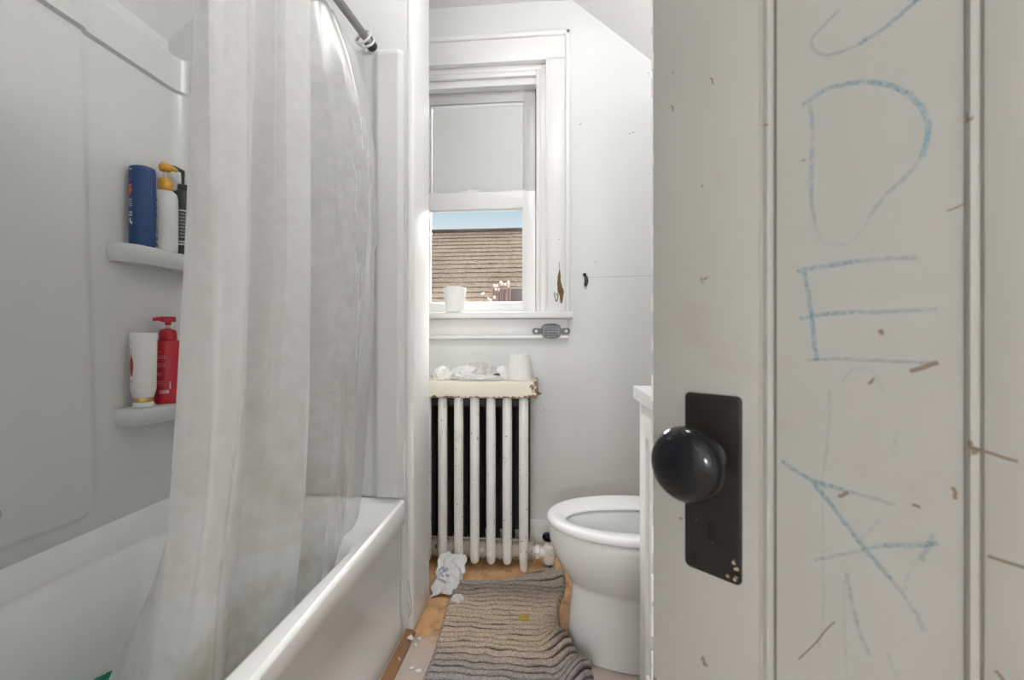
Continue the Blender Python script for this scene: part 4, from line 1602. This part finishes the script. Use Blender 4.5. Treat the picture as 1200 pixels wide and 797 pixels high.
def oval(xf, xb, hw, z, n=56, blunt=2.0):
    """egg-shaped plan: rounded front tip at xf, wider towards the back xb"""
    out = []
    cx = xf + (xb - xf) * 0.56
    for k in range(n):
        a = 2 * math.pi * k / n
        ca, sa = math.cos(a), math.sin(a)
        rx = (xb - cx) if ca > 0 else (cx - xf)
        e = 2.0 / (blunt if ca < 0 else 2.6)
        x = cx + rx * math.copysign(abs(ca) ** e, ca)
        y = TY + hw * math.copysign(abs(sa) ** e, sa)
        out.append((x, y, z))
    return out


m = MB()
outer = [(0.040, 0.52, 0.118, 0.002), (0.042, 0.52, 0.118, 0.02), (0.048, 0.52, 0.114, 0.10), (0.056, 0.52, 0.108, 0.190), (0.056, 0.52, 0.109, 0.204), (0.050, 0.52, 0.118, 0.213),
         (0.040, 0.515, 0.130, 0.232), (0.018, 0.51, 0.150, 0.262), (-0.001, 0.505, 0.168, 0.300), (-0.012, 0.50, 0.178, 0.335), (-0.016, 0.50, 0.182, 0.365), (-0.015, 0.50, 0.182, 0.378), (-0.008, 0.495, 0.176, 0.385)]
inner = [(0.036, 0.42, 0.112, 0.385), (0.042, 0.415, 0.106, 0.378), (0.058, 0.40, 0.100, 0.32), (0.10, 0.37, 0.085, 0.26), (0.14, 0.34, 0.06, 0.21)]
m.loft([oval(*a) for a in outer] + [oval(*a) for a in inner])
m.build('bowl', 'ceramic', toi, True, 60)
m = MB()
wv = oval(0.118, 0.355, 0.072, 0.236)
m._mark([m.bm.faces.new([m.bm.verts.new(p) for p in wv])])
m.build('water', 'glass', toi, False)
m = MB()
so = [(0.000, 0.45, 0.168, 0.3905), (-0.018, 0.46, 0.185, 0.3910), (-0.022, 0.462, 0.189, 0.395), (-0.0215, 0.462, 0.1885, 0.405), (-0.018, 0.46, 0.185, 0.4110), (-0.012, 0.457, 0.180, 0.4130), (-0.002, 0.452, 0.171, 0.4130)]
si = [(0.032, 0.415, 0.107, 0.3990), (0.037, 0.410, 0.101, 0.3960), (0.038, 0.409, 0.100, 0.3910), (0.034, 0.412, 0.104, 0.3905)]
m.loft([oval(*a) for a in so] + [oval(*a) for a in si] + [oval(*so[0])], False, False)
m.build('seat', 'seat', toi, True, 60)
m = MB()
lid = []
for x, k in ((0.455, 0.97), (0.470, 1.0), (0.480, 0.98)):
    lid.append([(x + 0.03 * (p[0] + 0.02) / 0.46, p[1], 0.425 + (0.46 - p[0]) * 0.86 * k) for p in oval(-0.02, 0.46, 0.187 * k, 0)])
m.loft(lid)
m.build('lid', 'seat', toi)
m = MB()
m.box(0.515, 0.694, TY - 0.215, TY + 0.215, 0.39, 0.735, 0.025, 4)
m.box(0.43, 0.694, TY - 0.12, TY + 0.12, 0.20, 0.395, 0.03, 3)
tank = m.build('tank', 'ceramic', toi)
m = MB()
m.box(0.505, 0.697, TY - 0.225, TY + 0.225, 0.737, 0.772, 0.014, 3)
m.build('tank_lid', 'ceramic', toi)
m = MB()
m.tube([(0.515, TY + .15, .68), (0.500, TY + .15, .68)], 0.012, 14)
m.tube([(0.502, TY + .15, .68), (0.498, TY + .09, .675)], [.007, .005], 10)
m.build('flush_lever', 'chrome', tank)

# ---------------------------------------------------------------- vanity
VX, VY0, VY1 = 0.219, 0.74, 1.205
van = thing('vanity_cabinet', (0.46, 0.97, 0), 'white vanity cabinet with a white top seen edge-on beside the door', 'vanity cabinet')
m = MB()
m.box(VX + 0.018, XR - 0.002, VY0, VY1, 0.085, 0.800, 0.002)
m.box(VX + 0.075, XR - 0.002, VY0 + .01, VY1 - 0.005, 0.001, 0.085)
m.box(VX, VX + 0.018, VY1 - 0.030, VY1, 0.0, 0.800, 0.002)
m.box(VX, VX + 0.018, VY0, VY0 + 0.030, 0.0, 0.800, 0.002)
m.box(VX, VX + 0.018, VY0 + .030, VY1 - .030, 0.770, 0.800, 0.002)
m.box(VX, VX + 0.018, VY0 + .030, VY1 - .030, 0.055, 0.100, 0.002)
m.build('body', 'vanity', van)
for y0, y1, hy in ((VY0 + 0.033, 0.8985, 0.885), (0.9015, VY1 - 0.033, 0.915)):
    m = MB()
    m.box(VX - 0.002, VX + 0.016, y0, y0 + .05, 0.103, 0.767, 0.002)
    m.box(VX - 0.002, VX + 0.016, y1 - .05, y1, 0.103, 0.767, 0.002)
    m.box(VX - 0.002, VX + 0.016, y0 + .05, y1 - .05, 0.103, 0.153, 0.002)
    m.box(VX - 0.002, VX + 0.016, y0 + .05, y1 - .05, 0.717, 0.767, 0.002)
    m.box(VX + 0.006, VX + 0.016, y0 + .049, y1 - .049, 0.152, 0.718)
    dr = m.build('cabinet_door', 'vanity', van)
    m = MB()
    m.lathe([(0.004, 0.0), (0.004, 0.012), (0.012, 0.016), (0.012, 0.022), (0.004, 0.026)], (0, 0, 0), 16)
    for v in m.bm.verts:
        v.co = Vector((VX - 0.0015 - v.co.z, hy + v.co.x * 1.0, 0.62 + v.co.y))
    m.build('knob', 'chrome', dr)
m = MB()
bx0, bx1, by0, by1 = 0.30, 0.58, 0.79, 1.15
TZ0, TZ1 = 0.801, 0.832
ro = rounded_rect(VX - 0.015, XR - 0.003, VY0 - 0.008, VY1 + 0.010, 0.004)
ri = rounded_rect(bx0, bx1, by0, by1, 0.09)
ri2 = rounded_rect(bx0 + .04, bx1 - .04, by0 + .04, by1 - .04, 0.08)
m.loft([[(x, y, TZ0) for x, y in ro], [(x, y, TZ1 - .002) for x, y in ro], [(x * .996 + .002, y, TZ1) for x, y in ro], [(x, y, TZ1) for x, y in ri], [(x, y, TZ1 - .11) for x, y in ri2]])
m.build('countertop', 'top', van, True, 30)
m = MB()
m.tube([(0.635, 0.97, TZ1), (0.635, 0.97, TZ1 + .12), (0.62, 0.97, TZ1 + .15), (0.58, 0.97, TZ1 + .16), (0.53, 0.97, TZ1 + .145), (0.52, 0.97, TZ1 + .13)], [.014, .012, .011, .011, .010, .009], 14)
for s in (-1, 1):
    m.lathe([(0.016, 0), (0.016, 0.02), (0.012, 0.04), (0.004, 0.045)], (0.635, 0.97 + s * 0.09, TZ1), 16)
m.build('faucet', 'chrome', van)

# made-up up-light hidden behind the door, added to brighten the sloped ceiling
lam = thing('fill_wall_light', (XR, 1.38, 1.66), 'added half-bowl fill light, out of view on the right-hand wall above the toilet', 'fill lamp')
m = MB()
m.lathe([(0.03, -0.075), (0.060, -0.060), (0.085, -0.025), (0.094, 0.03), (0.090, 0.03), (0.081, -0.022), (0.057, -0.055), (0.028, -0.070)], (XR - 0.0955, 1.38, 1.66), 36)
m.build('bowl', 'vanity', lam)
m = MB()
m.lathe([(0.030 * math.sin(math.pi * max(.02, min(.98, k / 10))), 0.030 * -math.cos(math.pi * k / 10)) for k in range(11)], (XR - 0.0955, 1.38, 1.634), 20)
m.build('bulb', 'wallfill', lam)

cl = thing('fill_ceiling_light', (0.02, 0.98, FLAT), 'added round fill light, out of view on the flat of the bathroom ceiling', 'fill lamp')  # made-up lamp above the view, fills the room from overhead
m = MB()
m.lathe([(0.12, -0.0005), (0.12, -0.018), (0.11, -0.022)], (0.02, 0.98, FLAT), 32)
m.build('ceiling_plate', 'chrome', cl)
m = MB()
m.lathe([(0.105, -0.023), (0.115, -0.04), (0.105, -0.075), (0.07, -0.10), (0.03, -0.11), (0.004, -0.112)], (0.02, 0.98, FLAT), 32)
m.build('glass_shade', 'ceilingfill', cl)
hl = thing('fill_hall_light', (-0.22, -2.95, 1.45), 'added round fill light in the unseen hall facing the doorway', 'fill lamp')  # made-up lamp behind the camera, added as frontal fill
m = MB()
m.tube([(-0.22, -2.9495, 1.45), (-0.22, -2.93, 1.45)], 0.07, 28)
m.tube([(-0.22, -2.93, 1.45), (-0.22, -2.885, 1.45)], 0.015, 14)
m.build('wall_plate', 'chrome', hl)
m = MB()
m.lathe([(0.19 * math.sin(math.pi * max(.02, min(.98, k / 14))), 0.19 * -math.cos(math.pi * k / 14)) for k in range(15)], (-0.22, -2.70, 1.45), 32)
m.build('glass_shade', 'hallfill', hl)

# ---------------------------------------------------------------- rug
RUGO = Vector((-0.17, 1.40, 0.0))


def rug_pt(u, v):
    """u across (0 left, 1 right), v along (0 near, 1 far)"""
    y = 0.90 + (1.785 - 0.90) * v
    skew = 0.055 * u * v
    y += skew
    xl = -0.376 + 0.014 * math.sin(y * 6) + 0.004 * mnoise.noise(Vector((y * 30, 0, 2)))
    xr = 0.030 + 0.018 * sstep(1.6, 1.85, y) - 0.012 * sstep(1.4, 1.6, y) * (1 - sstep(1.6, 1.75, y)) + 0.085 * (1 - sstep(1.20, 1.46, y)) + 0.004 * mnoise.noise(Vector((y * 26, 5, 2)))
    x = xl + (xr - xl) * u
    # ribs run across the rug and wander a little
    ph = y + 0.018 * mnoise.noise(Vector((x * 6, y * 5, 1.0))) + 0.009 * mnoise.noise(Vector((x * 19, y * 9, 4.0))) - 0.03 * (x + 0.17) + 0.035 * sstep(-0.08, 0.03, x) * sstep(1.25, 1.5, y) * (1 - sstep(1.6, 1.7, y))
    rib = abs(math.sin(math.pi * ph / 0.0265))
    amp = 0.0130 + 0.006 * mnoise.noise(Vector((x * 6, y * 14, 7.0)))
    z = 0.004 + amp * rib ** 0.42
    # broad wrinkles
    z += 0.010 * max(0.0, mnoise.noise(Vector((x * 3.0, y * 7.0, 11.0))))
    # hump along the far edge, against the radiator valve
    z += 0.042 * math.exp(-((y - 1.805) / 0.034) ** 2) * sstep(-0.22, -0.06, x) * (0.8 + .4 * mnoise.noise(Vector((x * 18, 0, 3))))
    # right edge pushed up against the toilet foot
    e = sstep(0.78, 0.95, u)
    near = 1 - sstep(1.36, 1.56, y)
    z += e * near * 0.058 * (1.0 + 0.5 * mnoise.noise(Vector((y * 14, 2, 0))))
    z += e * (1 - near) * 0.014 * (1 - sstep(1.6, 1.72, y))
    # fine pile
    z += 0.0016 * mnoise.noise(Vector((x * 160, y * 160, 0)))
    bord = min(u * 40, (1 - u) * 40, v * 60, (1 - v) * 40, 1.0)
    z = 0.001 + z * (0.25 + 0.75 * bord)
    RIB_SHADE.append((1 - 0.5 * e * near) * min(rib ** 0.6 * (1 + 0.6 * mnoise.noise(Vector((x * 9, y * 55, 8.0)))) , 1.0))  # painted shade: dark between ribs and along the curled near edge
    return (x, y, z)


RIB_SHADE = []
m = MB()
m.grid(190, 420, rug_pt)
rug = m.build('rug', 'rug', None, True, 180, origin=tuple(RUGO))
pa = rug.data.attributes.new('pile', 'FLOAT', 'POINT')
pa.data.foreach_set('value', RIB_SHADE)
tag(rug, 'rumpled striped grey and beige ribbed rug on the floor between tub and toilet', 'rug')
m = MB()
yb = (-0.098, 1.528)
zb = 0.021
m.box(yb[0] - .014, yb[0] + .012, yb[1] - .006, yb[1] + .006, zb, zb + .006, .002)
m.tube([(yb[0] - .018, yb[1] + .010, zb + .003), (yb[0], yb[1], zb + .009), (yb[0] + .016, yb[1] + .012, zb + .004)], .0035, 8)
o = m.build('scrap', 'yellow', None, origin=(yb[0], yb[1], zb))
tag(o, 'small yellow scrap lying on the striped rug', 'scrap')

# ---------------------------------------------------------------- litter on the floor
pk = thing('tissue_packet', (-0.405, 1.70, 0), 'crumpled white packet with violet print on the floor by the tub wall and radiator', 'packet')


def packet(u, v):
    x = -0.455 + 0.105 * u * (1 - 0.45 * v * 0) - 0.02 * (1 - v) * u
    y = 1.655 + 0.16 * v + 0.02 * u
    d = mnoise.noise(Vector((u * 3.1, v * 2.7, 4.0))) * 0.020 + mnoise.noise(Vector((u * 8, v * 7, 9.0))) * 0.006
    z = 0.006 + 0.085 * v ** 1.4 * (1 - 0.25 * u) + 0.012 * math.sin(math.pi * u) + d * (0.3 + v)
    return (x + 0.018 * mnoise.noise(Vector((v * 5, 1, u))), y, max(0.002 + .002 * v, z))


m = MB()
m.grid(44, 44, packet)
m.grid(44, 44, lambda u, v: (packet(u, v)[0] + .002 * (u - .5), packet(u, v)[1] + 0.002, max(0.0008, packet(u, v)[2] - 0.005)))
m.build('wrapper', 'cloth', pk)
m = MB()


def prt(pts, w):
    ps = [Vector(packet(a, b)) + Vector((0, -0.0018, 0.0018)) for a, b in pts]
    m.ribbon(ps, w, (0, -0.7, 0.7))


prt([(0.16, .62), (0.26, .68), (0.36, .66)], .009)
prt([(0.30, .60), (0.44, .58), (0.52, .62)], .012)
prt([(0.14, .52), (0.24, .55)], .010)
prt([(0.36, .50), (0.50, .48)], .010)
prt([(0.14, .38), (0.28, .36), (0.44, .33)], .009)
prt([(0.20, .46), (0.28, .44)], .007)
m.build('print', 'lavender', pk, False)
m = MB()
crumple(m, (-0.395, 1.780, 0.001), (0.034, 0.030, 0.034), 31, 4, 0.25, 1.4, 0.6)
m.build('torn_flap', 'cloth', pk)
o = crumple(MB(), (-0.346, 1.640, 0.0008), (0.020, 0.020, 0.016), 41, 4, 0.3, 1.5, 0.6).build('tissue', 'cloth', None, origin=(-0.346, 1.640, 0.0008))
tag(o, 'small torn tissue piece on the floor beside the left edge of the rug', 'tissue')
r = random.Random(6)
chips = [(-0.447, 1.405, .011, 'white paint chip on the strip below the tub corner, larger of the cluster'), (-0.425, 1.428, .008, 'white paint chip closest to the corner trim'), (-0.428, 1.398, .006, 'smallest white paint chip by the tub corner'),
         (-0.408, 1.300, .008, 'thin white paint chip nearest to the tub on the whitish floor'), (-0.386, 1.292, .010, 'round white paint chip next to the left edge of the rug')]
for i, (x, y, s, lab) in enumerate(chips):
    m = MB()
    n = 7
    ps = [(x + s * r.uniform(.6, 1.1) * math.cos(2 * math.pi * k / n), y + s * r.uniform(.6, 1.1) * math.sin(2 * math.pi * k / n)) for k in range(n)]
    zb = 0.0162 if x < -0.4445 else 0.0006
    m.loft([[(a, b, zb + .0002 + .003 * (k % 3) * (i < 3)) for k, (a, b) in enumerate(ps)], [(a, b, zb + .0022 + .003 * (k % 3) * (i < 3)) for k, (a, b) in enumerate(ps)]])
    o = m.build('paint_chip', 'trim', None, False, origin=(x, y, zb))
    tag(o, lab, 'paint chip', 'paint chips on the floor')

# blue crayon strokes on the door panel: weight, points (along the door, height)
CRAYON=[
(1.0, [(-0.0836, 1.1767), (-0.1017, 1.182), (-0.1127, 1.1886), (-0.1185, 1.1915), (-0.1208, 1.1932)]),
(0.6, [(-0.0725, 1.2107), (-0.0609, 1.2033), (-0.0519, 1.1957), (-0.0564, 1.184), (-0.0668, 1.1774), (-0.0836, 1.1767)]),
(1.2, [(-0.0456, 1.1451), (-0.0609, 1.1509), (-0.0781, 1.1494), (-0.0915, 1.1447), (-0.1066, 1.1341), (-0.1173, 1.1205), (-0.1235, 1.1045), (-0.1237, 1.0925), (-0.1208, 1.0798)]),
(0.8, [(-0.1208, 1.0798), (-0.1115, 1.0672), (-0.0992, 1.0562), (-0.092, 1.045)]),
(0.4, [(-0.092, 1.045), (-0.0849, 1.0318), (-0.0767, 1.0255), (-0.0639, 1.0262), (-0.0579, 1.0296)]),
(0.9, [(-0.0512, 1.1429), (-0.0534, 1.1232), (-0.0525, 1.0884), (-0.0525, 1.0638), (-0.0549, 1.0458)]),
(0.5, [(-0.0549, 1.0458), (-0.0579, 1.0296)]),
(1.3, [(-0.0418, 1.0075), (-0.0609, 1.0095), (-0.0836, 1.0106)]),
(0.8, [(-0.0836, 1.0106), (-0.1017, 1.0098), (-0.1185, 1.0085)]),
(1.0, [(-0.0472, 1.0069), (-0.0503, 0.9868), (-0.0531, 0.9621), (-0.0543, 0.9491), (-0.0561, 0.9334)]),
(1.0, [(-0.0431, 0.9677), (-0.0609, 0.9705), (-0.0809, 0.972)]),
(0.9, [(-0.0809, 0.972), (-0.1066, 0.9707), (-0.1286, 0.9715)]),
(0.6, [(-0.0491, 0.9332), (-0.0693, 0.9349), (-0.0911, 0.9346), (-0.1109, 0.9343), (-0.1269, 0.9337)]),
(0.35, [(-0.065, 0.9116), (-0.065, 0.8879), (-0.063, 0.8603), (-0.0606, 0.8359), (-0.0606, 0.7708), (-0.0606, 0.7297), (-0.0576, 0.7007)]),
(0.45, [(-0.0735, 0.9173), (-0.0791, 0.9259), (-0.0871, 0.9286), (-0.0949, 0.9236), (-0.0987, 0.9112)]),
(0.5, [(-0.1061, 0.8823), (-0.1056, 0.8636)]),
(1.2, [(-0.0299, 0.8462), (-0.0516, 0.8355), (-0.0749, 0.8326)]),
(0.8, [(-0.0749, 0.8326), (-0.1061, 0.8295)]),
(1.2, [(-0.0531, 0.8341), (-0.0693, 0.8144), (-0.0884, 0.7907), (-0.1037, 0.7742)]),
(0.8, [(-0.1037, 0.7742), (-0.1167, 0.7566), (-0.1213, 0.7452)]),
(0.6, [(-0.0546, 0.7703), (-0.0749, 0.7827), (-0.0987, 0.7975)]),
(1.1, [(-0.0987, 0.7975), (-0.1133, 0.8024), (-0.1291, 0.809)]),
(0.8, [(-0.1269, 0.8145), (-0.1202, 0.7942)]),
(0.5, [(-0.1109, 0.7678), (-0.1133, 0.781), (-0.1202, 0.7988)]),
(0.5, [(-0.0974, 0.816), (-0.0831, 0.7938)]),
(0.7, [(-0.0763, 0.7683), (-0.0791, 0.7512), (-0.0845, 0.7274), (-0.0911, 0.7113)]),
(0.4, [(-0.0749, 0.7628), (-0.0749, 0.7228), (-0.0763, 0.687)]),
(0.4, [(-0.1012, 0.7198), (-0.1073, 0.7022)]),
]


# ---------------------------------------------------------------- door
door = thing('door_1', (0.169, 0.431, 0.0), 'old grey-white panelled door with blue crayon scrawls and a black knob, swung into the room', 'door', kind='structure', rz=math.atan2(0.703, -0.711), local=True)
DZ0, DZ1 = 0.012, 1.995
SF, SH = 0.093, -0.613        # free edge and hinge edge along the door
T = -0.036                    # back face


def leaf(mb, s0, s1, z0, z1, y1=0.0, bev=0.0015):
    mb.box(s0, s1, T, y1, z0, z1, bev)


m = MB()
leaf(m, -0.0143, SF, DZ0, DZ1, bev=0.0025)
m.build('stile', 'door', door)
m = MB()   # chipped paint along the free edge
r = random.Random(2)
z = 0.3
while z < 1.9:
    h = r.uniform(0.006, 0.030)
    w = r.uniform(0.0006, 0.0016)
    m.box(SF - w, SF + 0.0006, -0.012, 0.0004, z, z + h, 0.0003)
    z += h + r.uniform(0.002, 0.03)
m.build('chipped_edge', 'chip', door, False)
m = MB()
leaf(m, SH, SH + 0.107, DZ0, DZ1)
m.build('stile', 'door', door)
mulls = [(-0.2031, -0.1514), (-0.3916, -0.3399)]
for a, b in mulls:
    m = MB()
    leaf(m, a, b, 0.24, 1.87)
    m.build('mullion', 'door', door)
for a, b in ((DZ0, 0.24), (1.87, DZ1)):
    m = MB()
    leaf(m, SH + 0.107, -0.0143, a, b)
    m.build('rail', 'door', door)
crayon_panel = None
for a, b in ((-0.1514, -0.0143), (-0.3399, -0.2031), (SH + 0.107, -0.3916)):
    m = MB()
    m.box(a - .003, b + .003, -0.020, -0.006, 0.238, 1.872)
    # moulded beads at the panel's edges
    bead = [(0.0, -0.0008), (0.0016, -0.0030), (0.0030, -0.0020), (0.0060, -0.0014), (0.0080, -0.0034), (0.0096, -0.0062), (0.0096, -0.012), (0.0, -0.012)]
    m.prism([(b - u, v) for u, v in bead], lambda u, v, w: (u, v, w), 0.2395, 1.8705)
    m.prism([(a + u, v) for u, v in bead], lambda u, v, w: (u, v, w), 0.2395, 1.8705)
    pn = m.build('panel', 'door', door, True, 35)
    if crayon_panel is None:
        crayon_panel = pn
        m = MB()   # open joint beside the bead
        m.box(b - 0.0118, b - 0.0096, -0.0064, -0.0056, 0.2395, 1.8705)
        m.build('open_joint', 'darkline', pn, False)


def smooth_line(pts, n=6):
    out = []
    for k in range(len(pts) - 1):
        g = lambda i: pts[max(0, min(len(pts) - 1, i))]
        for q in range(n):
            t = q / n
            out.append(tuple(catmull(g(k - 1)[c], g(k)[c], g(k + 1)[c], g(k + 2)[c], t) for c in (0, 1)))
    out.append(pts[-1])
    return out


m = MB()
r = random.Random(17)
for i, (w, pts) in enumerate(CRAYON):
    m.mi = 2 if w >= 0.95 else (1 if w >= 0.55 else 0)
    m.ribbon([(s + r.uniform(-.0003, .0003), -0.00585 + 0.00001 * i, z + r.uniform(-.0003, .0003)) for s, z in smooth_line(pts)], 0.0018 + 0.0015 * w, (0, 1, 0))
o = m.build('crayon_scrawl', ['crayon1', 'crayon2', 'crayon3'], door, False)
tag(o, 'letters scrawled in blue crayon')
# scuffs and stains on the panel and stile
m = MB()
for s, z, l, a, w in ((-0.122, 0.931, .016, -25, .0045), (-0.156, 0.877, .022, 14, .0028), (-0.1375, 0.846, .008, 80, .003), (-0.0745, 0.829, .008, -40, .004), (-0.150, 1.03, .014, -10, .002),
                      (0.028, 1.195, .007, 70, .002), (0.069, 1.185, .007, 70, .002), (-0.139, 1.04, .010, -20, .0016), (-0.118, 0.832, .004, 10, .003), (-0.164, 0.81, .02, 5, .003), (-0.056, 0.705, .05, -60, .0015), (-0.160, 0.735, .01, 60, .003)):
    yy = 0.0003 if s > -0.0143 or s < -0.1514 else -0.0057
    pts = [(s + l * (k / 4 - .5) * math.cos(R(a)) + .0006 * math.sin(k * 2), yy, z + l * (k / 4 - .5) * math.sin(R(a))) for k in range(5)]
    m.ribbon(pts, w * 0.7, (0, 1, 0))
o = m.build('scuff_mark', 'scuff', door, False)

# knob plate
m = MB()
px0, px1, pz0, pz1 = 0.0003, 0.0545, 0.7285, 0.899
pl = rounded_rect(px0, px1, pz0, pz1, 0.005, 5)
pl2 = rounded_rect(px0 + .0018, px1 - .0018, pz0 + .0018, pz1 - .0018, 0.004, 5)
m.loft([[(s, 0.0001, z) for s, z in pl], [(s, 0.0018, z) for s, z in pl], [(s, 0.0028, z) for s, z in pl2]])
kp = m.build('knob_plate', 'plate', door, True, 30)
for s, z in ((0.0085, 0.890), (0.0465, 0.890), (0.0085, 0.7375), (0.0465, 0.7375)):
    m = MB()
    m.prism([(0.0032 * math.cos(R(30 * q)), 0.0032 * math.sin(R(30 * q))) for q in range(12)], lambda u, v, w: (s + u, w, z + v), 0.0027, 0.0038)
    m.build('screw', 'plate', kp, False)
m = MB()
kz = 0.776
key = [(0.0038 * math.cos(R(q)), 0.0038 * math.sin(R(q))) for q in range(-60, 241, 25)]
key = key + [(-0.0030, -0.0150), (0.0030, -0.0150)]
m.prism(key, lambda u, v, w: (0.0277 + u, w, kz + v), 0.00285, 0.0031)
m.build('keyhole', 'void', kp, False)
m = MB()   # paint worn through to bare metal at the lower corner
r = random.Random(3)
for k in range(12):
    s, z = px0 + .003 + r.uniform(0, .010), pz0 + .003 + r.uniform(0, .006) + (r.uniform(0, .022) if k % 3 == 0 else 0)
    w = r.uniform(.0006, .0017)
    m.prism([(w * math.cos(R(60 * q)) * r.uniform(.7, 1.3), w * math.sin(R(60 * q)) * r.uniform(.7, 1.3)) for q in range(6)], lambda u, v, ww: (s + u, ww, z + v), 0.00282, 0.00305)
m.build('worn_patch', 'wornpatch', kp, False)
# knob: flattened ball on a shank
m = MB()
ks, kz = 0.0285, 0.8405


def out_lathe(mb, prof, s, z, n=44):
    rings = [[(s + rr * math.cos(2 * math.pi * q / n), off, z + rr * math.sin(2 * math.pi * q / n)) for q in range(n)] for rr, off in prof]
    mb.loft(rings)


out_lathe(m, [(0.010, 0.030), (0.018, 0.0315), (0.026, 0.0345), (0.0312, 0.0395), (0.0335, 0.0455), (0.0325, 0.0510), (0.0285, 0.0565), (0.0215, 0.0605), (0.012, 0.0630), (0.004, 0.0637)], ks, kz)
kn = m.build('knob', 'black', door, True, 80)
m = MB()
out_lathe(m, [(0.0165, 0.0026), (0.0165, 0.006), (0.0115, 0.009), (0.0100, 0.015), (0.0110, 0.031)], ks, kz, 28)
m.build('shank', 'plate', kn)
m = MB()
for z in (0.30, 1.05, 1.72):
    m.tube([(SH - 0.006, 0.002, z - .045), (SH - 0.006, 0.002, z + .045)], 0.006, 12)
m.build('hinge', 'darkhook', door)
